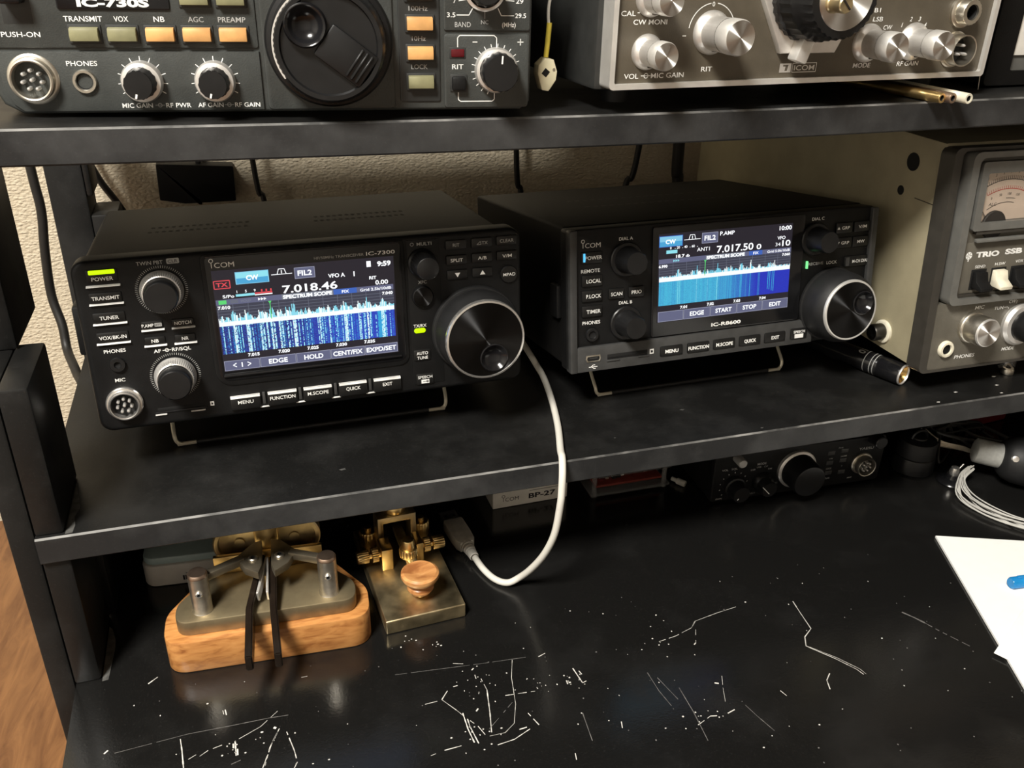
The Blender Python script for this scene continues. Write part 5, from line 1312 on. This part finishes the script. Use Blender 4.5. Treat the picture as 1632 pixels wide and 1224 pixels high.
for lx in (-14.5, 17.5):
    b.lathe((lx, 60, 46), [(15.5, 0), (15.5, 7.4), (14.6, 8.2), (12.6, 8.2), (12.0, 6.2), (3.2, 6.2), (3.0, 7.4), (0, 7.4)], 'oldbrass', '-y', 44)
b.box(-5.5, 8.5, 48, 61, 31, 67, 'brass', 1.2); b.build('bearing_yoke', P)

# ------------------------------------------------------------------ straight key
K = thing('straight_key', 'brass straight key with turned wooden knob, beside the paddle', 'morse key', (79.9, 407.6, -374.8), 0.06)
b = MB(); b.box(-24.8, 24.8, 0, 96, 0, 9.8, 'oldbrass', 0.9, 3); b.build('base_plate', K)
b = MB(); b.lathe((0.6, 15.0, 11.5), [(0, 0), (2.4, 0.2, 'brass'), (3.6, 3.0, 'brass'), (3.8, 3.4, 'brass'), (6.6, 4.2), (8.2, 6.6), (8.0, 8.8), (6.6, 10.2), (6.8, 11.4), (10.4, 13.2), (11.7, 15.6), (11.5, 17.6), (10.0, 18.6), (6.5, 18.1), (3, 17.3), (0, 17.0)], 'knobwood', 'z', 48); b.build('key_knob', K)
b = MB(); b.box(-2.6, 3.4, 12, 72, 20.5, 25.5, 'oldbrass', 0.6); b.build('lever', K)
b = MB(); b.lathe((-0.6, 38, 25.4), [(5.4, 0), (5.4, 0.6), (5.7, 1.2), (5.7, 5.2), (5.2, 5.8), (4.0, 5.9)], 'brass', 'z', knurl=(22, 0.5, 2, 3)); b.lathe((-0.6, 38, 25.4), [(4.0, 5.6), (4.0, 11.4), (3.5, 12.2), (0, 12.2)], 'brass', 'z', 32); b.build('spring_nut', K)
b = MB()
for x0, x1 in ((-15.6, -8.4), (7.2, 11.6)):
    b.box(x0, x1, 47, 61, 9.8, 25.4, 'brass', 0.5)
b.build('pillar', K)
for s, xx in ((-1, -15.6), (1, 11.6)):
    b = MB(); ax = '-x' if s < 0 else 'x'
    b.lathe((xx, 53, 19.5), [(2.4, 0), (2.4, 1.2), (4.6, 1.4), (4.8, 1.8), (4.8, 5.2), (4.4, 5.6), (2.2, 5.8), (2.2, 7.4)], 'brass', ax, knurl=(20, 0.45, 2, 5))
    b.lathe((xx, 53, 19.5), [(2.2, 7.2), (4.2, 7.6), (4.4, 8.0), (4.4, 14.4), (3.9, 15.0), (0, 15.0)], 'brass', ax, knurl=(20, 0.4, 1, 3)); b.build('trunnion_screw', K)
    b = MB(); xx2 = -18 if s < 0 else 18
    b.lathe((xx2, 78, 9.8), [(5.2, 0), (5.2, 3), (5.8, 4.0), (5.8, 10), (5.2, 10.8), (2.4, 11), (2.4, 14), (0, 14)], 'brass', 'z', knurl=(20, 0.4, 2, 4)); b.build('terminal', K)
b = MB()
b.prism([(-14, 9.8), (-10.4, 9.8), (-10.4, 34), (7.6, 34), (7.6, 9.8), (11.2, 9.8), (11.2, 38.5), (-14, 38.5)], 63, 78, 'oldbrass', r=0.5); b.build('bridge', K)
b = MB(); b.lathe((-1.4, 70.5, 38.5), [(2.6, 0), (7.0, 0.4), (7.4, 0.8), (7.4, 4.4), (6.8, 5.0), (2.6, 5.2)], 'brass', 'z', knurl=(26, 0.4, 2, 3)); b.lathe((-1.4, 70.5, 38.5), [(2.5, 5), (2.5, 18), (4.6, 18.2), (4.6, 25), (0, 25)], 'brass', 'z', 28); b.build('tension_screw', K)

# ------------------------------------------------------------------ white data cable
U = thing('data_cable', 'thick white cable looping over the shelf edge down to a plug on the desk', 'cable', (0, 0, 0))
b = MB()
b.tube([(186, 640, -258), (183, 575, -258), (180.6, 526, -258), (183.5, 518.5, -264), (185.4, 508, -269), (181.7, 480.2, -272.2), (174.2, 448.1, -272.3), (166.0, 421, -272.1), (163.6, 411.5, -271.9), (161.4, 404.2, -277.5), (160.2, 401.0, -287), (159.4, 400, -296.3), (157.6, 402.0, -317.6), (154.1, 408.0, -336.2), (149.5, 417.0, -353.2), (144.6, 425.5, -366.0), (137.5, 428.6, -371.4), (131.0, 435.3, -372.4), (126.4, 447, -372.2), (123.7, 460, -371.0)], 2.15, 'cablewhite', 14)
b.build('cable', U)
mx = Matrix.Translation((122.6, 464, -370.2)) @ Matrix.Rotation(0.12, 4, 'Z')
b = MB(); b.lathe((0, 0, 0), [(2.6, -6), (3.2, -5.4), (3.5, 0), (3.2, 0.4), (3.7, 0.8), (3.8, 2.4), (3.4, 2.8), (4.0, 3.2), (4.1, 5.0), (3.7, 5.4), (4.4, 5.8), (4.6, 8.5)], 'plugwhite', 'y', 20, mx=mx)
b.prism([(-4.6, 7), (4.6, 7), (6.6, 11), (7.2, 20), (7.2, 34), (6.2, 36), (-6.2, 36), (-7.2, 34), (-7.2, 20), (-6.6, 11)], -4.2, 4.0, 'plugwhite', axis='z', r=1.2, mx=mx); b.build('plug_grip', U)
b = MB(); b.box(-6.0, 6.0, 36, 48, -2.4, 2.2, 'chrome', 0.4, 2, mx)
for s in (-1, 1):
    b.box(s * 2.8 - 1.2, s * 2.8 + 1.2, 40, 43, 2.15, 2.3, 'void', 0, 1, mx)
b.build('plug_shell', U, 'metal plug shell')

# ------------------------------------------------------------------ connector dangling by the upper radios
N = thing('wire_connector', 'small white nylon connector hanging on a thin white wire between the upper radios', 'connector', (152.8, 430, -47))
b = MB(); b.tube([(-0.6, 0, 8), (-1.2, -0.5, 16), (0.8, 0, 28), (1.8, 0.5, 44), (1.2, 0, 70)], 0.75, 'cablewhite', 8); b.build('lead', N)
b = MB(); b.tube([(-1.6, 0, -6), (-1.0, 0, 0), (-0.4, -0.2, 9.5)], 1.25, 'yellow', 10); b.build('sleeve', N, 'yellow heat-shrink sleeve')
mx = Matrix.Translation((-1.6, 0, -12)) @ Matrix.Rotation(math.radians(9), 4, 'Y')
b = MB(); b.prism(rpoly([(-2.2, 5.6), (2.2, 5.6), (5.0, 0.5), (5.2, -3.6), (2.4, -9.2), (-1.2, -9.2), (-4.8, -2.0), (-5.2, 2.0)], 0.8, 3), -3.6, 3.6, 'molex', r=0.6, mx=mx)
b.box(-1.8, 1.2, -3.68, -3.0, -2.8, 0.4, 'void', 0, 1, mx @ Matrix.Rotation(math.radians(30), 4, 'Y')); b.lathe((2.9, -3.5, 1.2), [(0.7, 0.1), (0.7, 0.4), (0, 0.4)], 'steel', '-y', 12, mx=mx); b.build('housing', N)

# ------------------------------------------------------------------ three small tubes under the brown radio
for i, (x, y, x2, y2, m_, nm) in enumerate(((369, 404.5, 356, 478, 'brass', 'yellow brass tube end under the brown radio, leftmost of three'), (374.4, 402.5, 366, 480, 'copper', 'coppery tube end under the brown radio, middle of three'), (382.2, 399.5, 377, 480, 'cream', 'pale cream tube end under the brown radio, rightmost of three'))):
    b = MB()
    d = Vector((x2 - x, y2 - y, 0)); L = d.length
    A_ = d.to_track_quat('Z', 'Y').to_matrix()
    b.lathe((x, y, -75.4 + SAG(x) + 3.9), [(1.1, 8.0, 'void'), (1.5, 0.4, 'void'), (1.6, 0.0), (2.6, 0.0), (2.8, 0.5), (2.8, L), (0, L)], m_, A_, 20)
    tag(b.build('metal_tube', None), nm, 'tube', 'tubes under the brown radio')
bpy.context.view_layer.update()
for o in COL.objects:
    if o.name.startswith('metal_tube'):
        o.location = (0, 0, 1.125)

# ------------------------------------------------------------------ torch on the lower shelf
F = thing('flashlight', 'black flashlight lying beside the grey transmitter, lens end towards the front', 'flashlight', (427.2, 444.6, -267.1), 0.0)
d = Vector((407.2 - 427.2, 495.6 - 444.6, 0)); A_ = d.to_track_quat('Z', 'Y').to_matrix()
b = MB(); b.lathe((0, 0, 0), [(7.3, 0.8), (7.6, 2), (7.6, 16), (7.3, 16.4), (7.3, 18), (7.5, 18.4), (7.5, 62), (7.0, 63), (7.0, 92), (6.2, 94), (0, 94)], 'gloss', A_, 40)
for d0 in (19.5, 22.0, 27.0):
    b.lathe((0, 0, 0), [(7.56, d0), (7.56, d0 + 0.55)], 'dimprint', A_, 40)
o = b.build('barrel', F)
b = MB(); b.lathe((0, 0, 0), [(7.3, 1.0), (7.5, 0.2), (7.2, -0.4), (6.5, -0.4), (6.2, 0.6)], 'satin', A_, 40); b.build('bezel_ring', F)
b = MB(); b.lathe((0, 0, 0), [(6.3, 0.8), (4.8, 4.5), (2.6, 7.5), (1.2, 8.6), (0, 8.8)], 'gold', A_, 32); r_ = b.build('reflector', F, 'amber gold reflector')
b = MB(); b.lathe((0, 0, 0), [(1.3, 8.6), (1.3, 4.6), (0.8, 3.6), (0, 3.4)], 'chrome', A_, 14); b.build('bulb', r_)
qx = Matrix.Rotation(math.atan2(d.x, -d.y) + PI, 4, 'Z')
def on_barrel(t, a0, w, d0, cap):
    vs, fs, wd = glyphs(t, 0.02)
    out = []
    X1 = A_ @ Vector((1, 0, 0)); 
    dirn = d.normalized(); side = Vector((0, 0, 1)).cross(dirn)
    for p_, q_ in vs:
        ang = a0 + p_ * cap / 7.5
        out.append(dirn * (d0 - q_ * cap) + (Vector((0, 0, 1)) * math.cos(ang) + side * math.sin(ang)) * 7.58)
    return out, fs
b = MB(); vs, fs = on_barrel('10', 0.25, 0, 31.5, 5.0); b.add(vs, fs, 'dimprint'); b.build('barrel_print', o)

# ------------------------------------------------------------------ small metal nut by the transmitter
b = MB(); b.lathe((0, 0, 0), [(1.8, 0), (4.2, 0.2), (4.4, 3.0), (3.6, 4.6), (1.9, 4.6), (1.7, 0.6, 'void'), (0, 0.6, 'void')], 'steel', 'z', 24)
tag(b.build('metal_ferrule', None), 'small metal ferrule on the lower shelf under the transmitter', 'fitting', None, (515, 440.8, -275))

# ------------------------------------------------------------------ boxes at the back of the desk
H = thing('case', 'white case with pale teal lid and barcode sticker behind the paddle', 'case', (-84.5, 489.5, -374.8), -0.08)
b = MB(); b.prism(rrect(0, 96, 0, 92, 8, 6), 0, 16, 'greybox', axis='z', r=1.4); b.build('case_body', H)
b = MB(); b.prism(rrect(1.0, 95, 1.0, 91, 7.5, 6), 16.0, 21.5, 'bluebox', axis='z', r=1.4); b.build('lid', H)
b = MB()
xx = 24.0
for i in range(22):
    w = random.choice((0.4, 0.4, 0.8, 1.1)); b.rect(xx, xx + w, 3.4, 7.0, -0.08, 'ink'); xx += w + random.choice((0.4, 0.7))
for i in range(3):
    b.rect(26 + i * 8, 31 + i * 8, 8.2, 9.0, -0.08, 'dimprint')
b.build('barcode_label', H)

C_ = thing('carton', 'small white carton marked BP-27 at the back of the desk', 'box', (152.0, 513.5, -374.8), 0.02)
b = MB(); b.box(0, 58, 0, 60, 0, 21, 'card', 0.5, 1); maker_mark(b, 13.6, 6.9, 3.4, 13.0, 'ink', -0.1); b.text('BP-27', 38.0, 6.9, 4.2, 'ink', -0.1, 21, 0.03); b.rect(28, 55, 11.2, 11.6, -0.1, 'ink'); b.text('x', 51.5, 6.0, 3.0, 'ink', -0.1) if False else None
b.build('carton_box', C_)

D_ = thing('acrylic_case', 'clear acrylic case holding a red circuit board, under the shelf', 'case', (226, 506, -374.8), 0.0)
b = MB()
b.box(0, 64, 0, 52, 2.0, 4.2, 'clear', 0.2); b.build('acrylic_plate', D_)
b = MB(); b.box(0, 64, 0, 52, 17.8, 20.0, 'clear', 0.2); b.build('acrylic_plate', D_)
for x in (3.5, 60.5):
    for y in (3.5, 48.5):
        b = MB(); b.lathe((x, y, 0), [(2.2, 0), (2.2, 2), (1.8, 2), (1.8, 21), (0, 21)], 'clear', 'z', 14); b.build('standoff', D_)
b = MB(); b.box(5, 59, 4, 48, 7.0, 8.8, 'redboard', 0.2)
for i in range(16):
    x = random.uniform(8, 55); y = random.uniform(5, 30); b.box(x, x + random.uniform(1.5, 4), y, y + 3, 8.8, 8.8 + random.uniform(0.8, 3), random.choice(('void', 'steel', 'print', 'redplastic')), 0.15, 1)
b.build('circuit_board', D_)

# ------------------------------------------------------------------ compact transceiver under the shelf
Y = thing('transceiver', 'compact black transceiver with one large tuning knob on the desk under the shelf', 'radio', (308.6, 477.3, -372.8), -0.041)
b = MB(); b.box(0.5, 142.5, 6, 165, 0, 39, 'cover', 1.5)
for sx in (14, 128):
    for sy in (20, 150):
        b.lathe((sx, sy, 0.2), [(4, 0), (4, 2.2), (0, 2.2)], 'rubber', '-z', 14)
b.build('cabinet', Y)
b = MB(); b.prism(rrect(0, 143, -0.5, 39.6, 3, 4), -0.5, 8, 'plastic', r=1.2); T = lambda s, x, z, cap, w=None, m='dimprint': b.text(s, x, z, cap, m, -0.6, w)
T('VOL', 9.0, 26.7, 1.6, 5); T('SQL', 16.6, 26.9, 1.6, 5); T('MODE', 38.6, 28.3, 1.9, 7.2); T('LSB', 32.0, 24.0, 1.4, 3.6); T('USB', 36.6, 25.6, 1.4, 3.6); T('CW', 42.4, 25.6, 1.4, 3); T('FM', 46.0, 23.0, 1.4, 3); T('YAESU', 126.6, 29.8, 2.2, 12.6); T('DIG', 52.6, 9.6, 1.4, 3.4); T('SELECT', 33.6, 3.0, 1.4, 6.4); T('GAIN', 7.0, 2.0, 1.4, 5)
T('V/M', 97, 24.6, 1.3, 3); T('LOCK', 97, 15.8, 1.3, 4.5); T('CLAR', 97, 7.2, 1.3, 4.5); T('HOME', 108, 25.4, 1.3, 5); T('F', 108, 16.6, 1.3); T('MIC', 117, 5, 1.4, 4); T('PWR', 104, 33.2, 1.3, 4)
b.ticks(17.5, 12.4, 10.6, 11.6, 11, 0.7, -0.6, 'dimprint', -40, 220); b.build('front_panel', Y)
skirt_knob(Y, 17.5, 12.4, [(8.6, 0.4), (8.4, 4.5), (7.2, 5), (6.8, 13), (6.2, 14), (0, 14)], 'knob', 'volume_knob', knurl=(20, 0.3, 1, 3), pointer=(3.4, 5.0, 230, 0.8, 14.1, 'print'))
skirt_knob(Y, 41.1, 12.3, [(8.6, 0.4), (8.2, 3.5), (6.8, 5), (6.4, 11.5), (5.8, 12.4), (0, 12.4)], 'knob', 'mode_knob', knurl=(20, 0.3, 1, 3))
b = MB(); b.line([(34.8, 15.6), (41.0, 9.0)], 0.5, -12.55, 'print'); b.build('knob_pointer', Y)
b = MB(); b.lathe((68.0, 0, 20.4), [(15.6, 0.4), (15.6, 3.0), (15.0, 3.6), (13.6, 4.0)], 'satin', seg=64); b.lathe((68.0, 0, 20.4), [(13.8, 3.6), (13.6, 5), (12.8, 18), (12.2, 20), (11.0, 20.4), (0, 20.0)], 'knob', seg=64, knurl=(60, 0.25, 1, 2)); b.build('main_dial', Y)
skirt_knob(Y, 17.2, 36.4, [(3.4, 0.4), (3.4, 9.4), (3.0, 10), (0, 10)], 'satin', 'top_knob')
skirt_knob(Y, 131.6, 38.6, [(5.0, 0.4), (5.0, 9.4), (4.4, 10), (0, 10)], 'knob', 'select_knob')
for x, z in ((96.5, 29.6), (107.8, 30.2), (96.6, 20.8), (107.8, 21.8), (97.0, 12.0), (108.6, 11.4)):
    key_cap(Y, x - 3.0, x + 3.0, z - 1.8, z + 1.8, None, d=0.9, r=0.4, mat='greystrip')
din_socket(Y, 125.0, 17.0, 9.0, PIN8, 'steel', depth=8.0, rin=0.82)

# ------------------------------------------------------------------ odds and ends at the back right of the desk
J = thing('round_jar', 'round black lidded jar beside the compact transceiver', 'jar', (490.5, 479, -374.8))
b = MB(); b.lathe((0, 0, 0), [(14.6, 0), (15.6, 1.2), (15.6, 13.4), (15.2, 14.2), (14.4, 14.6)], 'knob', 'z', 56); b.build('jar_body', J)
b = MB(); b.lathe((0, 0, 14.4), [(14.6, 0), (14.6, 11), (13.6, 13), (6, 14), (5.6, 15), (0, 15)], 'rubber', 'z', 56); l_ = b.build('lid', J)
b = MB(); b.tube([(-7, 0, 28.5), (-5, 0, 33), (0, 0, 34.6), (5, 0, 33), (7, 0, 28.5)], 1.3, 'knob', 10); b.build('lid_handle', l_)
E_ = thing('suction_cup', 'small glossy black disc with shiny metal boss beside the jar', 'fitting', (508.6, 454.5, -374.8))
b = MB(); b.lathe((0, 0, 0), [(11.4, 0), (11.8, 0.8), (10.6, 2.6), (6.4, 4.0), (5.0, 6.6), (0, 6.8)], 'gloss', 'z', 44); b.build('disc', E_)
b = MB(); b.lathe((0, 0, 6.6), [(3.6, 0), (4.0, 3.0), (3.0, 6.0), (1.2, 7.0), (0, 7.0)], 'chrome', 'z', 24); b.lathe((3.2, 0, 10), [(0.8, 0), (0.8, 6), (0, 6)], 'chrome', Matrix.Rotation(0.7, 3, 'Y'), 10); b.build('boss', E_)

L_ = thing('headset', 'black headset piece with grey sleeve and silver wires, right edge of the desk', 'headset', (532, 447.0, -374.8))
A_ = Vector((0.82, -0.55, -0.10)).normalized().to_track_quat('Z', 'Y').to_matrix()
b = MB(); b.lathe((-8.0, 10.0, 25.0), [(0, 0), (7.8, 0.2), (9.4, 1.2), (9.7, 3), (9.7, 24)], 'grey', A_, 40); b.build('sleeve', L_, 'matt grey sleeve')
b = MB(); b.lathe((-8.0, 10.0, 25.0), [(9.0, 19.0), (13.0, 20.0), (16.5, 24), (18.4, 31), (18.8, 44), (17, 58), (0, 62)], 'rubber', A_, 44); d_ = b.build('shell', L_)
pv = Vector((-8.0, 10.0, 25.0)) + A_ @ Vector((0, 0, 27)); 
nv = (Vector((-0.55, -0.70, 0.46)).normalized())
b = MB(); b.lathe(pv + nv * 15.2, [(2.9, 0), (2.9, 1.6), (2.3, 2.6), (0, 3.0)], 'chrome', nv.to_track_quat('Z', 'Y').to_matrix(), 20); b.build('rivet', d_)
b = MB()
for i in range(13):
    o1 = random.uniform(-6, 6); o2 = random.uniform(-1, 6); o3 = random.uniform(-5, 5)
    b.tube([(-15 + o1 * 0.5, 1 + o3 * 0.3, 14 + o2 * 0.4), (-25 + o1 * 0.4, -2 + o3 * 0.4, 8 + o2 * 0.7), (-33.5 + o1, -16 + o3, 3.2 + o2 * 0.7), (-32 + o1 * 1.2, -34 + o3, 2.0 + o2 * 0.6), (-21 + o1, -55 + o3 * 1.2, 1.8 + max(0, o2) * 0.6), (0 + o3, -70 + o1 * 1.3, 1.8 + max(0, o2) * 0.7), (28 + o3, -76 + o1 * 1.5, 2.0 + max(0, o2))], 0.48, 'wire', 6, True, 5)
b.build('wire_bundle', L_, 'bundle of thin silver white wires')

B_ = thing('cable_tangle', 'tangle of thin black and grey cables behind the headset', 'cables', (520, 480, -374.8))
b = MB()
for i in range(9):
    x0 = random.uniform(-20, 10)
    b.tube([(x0, random.uniform(40, 90), 4 + i), (x0 + random.uniform(-15, 15), random.uniform(10, 40), random.uniform(8, 38)), (random.uniform(-18, 20), random.uniform(-10, 10), random.uniform(6, 40)), (random.uniform(10, 50), random.uniform(-10, 25), random.uniform(3, 30)), (random.uniform(50, 80), random.uniform(0, 40), 4)], random.uniform(0.9, 1.9), 'blackcable', 8)
for i in range(5):
    b.tube([(-22 + i * 2, 10 + i, 24 + i), (-10 + i, 0, 18 + i * 0.8), (8 + i * 0.5, -10, 16 + i * 0.6), (20, -20, 14)], 0.6, 'steel', 6)
b.build('cables', B_)
b = MB(); b.box(0, 46, 0, 40, 0, 34, 'redplastic', 2.0)
tag(b.build('red_box', None), 'dark red box in the shadow under the shelf, right edge', 'box', None, (582, 520, -374.8), 0.1)

# ------------------------------------------------------------------ paper pad, slip and pen
pa = math.atan2(-0.363, 0.932)
Z0 = thing('paper_pad', 'pad of blank white paper on the desk at the right edge', 'paper', (444, 397.2, -374.8), pa)
b = MB(); b.box(0, 210, -297, 0, 0.05, 1.7, 'paper', 0.15, 1); b.build('sheets', Z0)
b = MB(); b.box(0, 62, -88, 0, 0, 0.5, 'paper', 0.1, 1)
tag(b.build('paper_slip', None), 'small white paper slip jutting from the pad at the lower right', 'paper', None, (396.0, 291.5, -373.2), 0.50)
I_ = thing('pen', 'clear blue pen lying on the white paper pad', 'pen', (450.5, 337.0, -373.3), -0.10)
b = MB(); b.lathe((0, 0, 4.0), [(0, 0), (3.2, 0.2), (3.9, 1.2), (3.9, 30), (3.6, 31), (0, 31)], 'blue', 'x', 28); b.build('pen_cap', I_, 'translucent blue cap')
b = MB(); b.lathe((0, 0, 4.0), [(3.4, 31), (3.4, 128), (2.4, 132), (0.6, 141), (0, 141)], 'plugwhite', 'x', 28); b.box(4, 34, -0.9, 0.9, 7.6, 9.0, 'blue', 0.3); b.build('barrel', I_)

# ------------------------------------------------------------------ cables and adapter on the wall behind
def wall_cable(name, label, pts, r, group=None):
    b = MB(); b.tube(pts, r, 'blackcable', 10)
    o = b.build(name, None); o.location = (0, 0, 1.125)
    return tag(o, label, 'cable', group)
wall_cable('power_cable', 'thick black cable running down the wallpaper left of the rear post', [(-149, 760, 60), (-148.6, 760, -60), (-148.4, 760, -166.5), (-147.6, 760, -200.9), (-151.5, 760, -234), (-154, 760, -271.2), (-149.5, 752, -295.5), (-147.9, 742, -313.9), (-139, 712, -321), (-131.5, 690, -340), (-131.5, 690, -470)], 3.6)
wall_cable('power_cable', 'black cable slanting behind the left transceiver by the rear post', [(-150, 788, -40), (-122, 785, -130), (-106.4, 782, -179.7), (-93, 780, -206.2), (-70, 775, -255), (-60, 760, -272.2)], 2.8)
wall_cable('power_cable', 'thin black cable dropping into the wall adapter', [(-26, 792, 70), (-27.3, 792, -173.4), (-26.7, 794, -186)], 2.4)
wall_cable('power_cable', 'black cable falling behind the left transceiver just right of the adapter', [(6, 780, 70), (16.6, 780, -175.5), (22.1, 780, -206.4), (28, 775, -250), (40, 762, -272.4)], 2.3)
wall_cable('power_cable', 'black cable hanging between the two lower radios', [(243, 780, 70), (249.1, 780, -179.3), (254.3, 780, -214.4), (256, 772, -255), (262, 760, -272.2)], 2.6)
wall_cable('power_cable', 'black cable leaning to the left behind the receiver', [(392, 780, 70), (371.3, 780, -179.5), (361.1, 780, -212.6), (352, 772, -255), (346, 758, -272.2)], 2.9)
wall_cable('power_cable', 'thick black conduit beside the khaki transmitter cabinet', [(406, 770, 60), (408.3, 770, -177.3), (410.8, 770, -210.4), (411, 768, -272)], 5.6)
O_ = thing('power_adapter', 'black wall adapter plugged in above the left transceiver', 'adapter', (-29.5, 790, -192))
mx = Matrix.Rotation(math.radians(7), 4, 'Y')
b = MB(); b.prism(rpoly([(-31, 17.5), (30, 13), (29, -17), (0, -17), (-12, -17), (-32, -13)], 1.5, 3), -6, 10, 'plastic', r=1.2); b.build('housing', O_)

# ------------------------------------------------------------------ last small things
b = MB(); b.tube([(0, 0, 0.4), (-1.6, 0.2, 14), (-4.4, 0.4, 32), (-6.5, 0.6, 62), (-8, 0.6, 120)], 0.35, 'steel', 6)
tag(b.build('thin_wire', None), 'thin bare wire hanging in front of the brown radio right corner', 'wire', None, (420.4, 434.5, -76.0))
b = MB(); b.lathe((0, 0, 2.6), [(1.0, 0), (2.5, 0.4), (2.5, 7), (1.6, 8), (1.6, 12), (0, 12)], 'plugwhite', Vector((-0.5, 0.8, 0)).normalized().to_track_quat('Z', 'Y').to_matrix(), 16)
tag(b.build('small_plug', None), 'tiny pale plug on the desk between acrylic case and compact transceiver', 'plug', None, (302, 503, -374.8))
b = MB(); b.tube([(i * 0.45, 2.2 * math.cos(i * 1.2), 2.75 + 2.2 * math.sin(i * 1.2)) for i in range(27)], 0.42, 'chrome', 6, True, 3)
tag(b.build('coil_spring', None), 'tiny bright coil spring on the desk left of the black jar', 'spring', None, (462, 500.5, -374.8), -0.5)
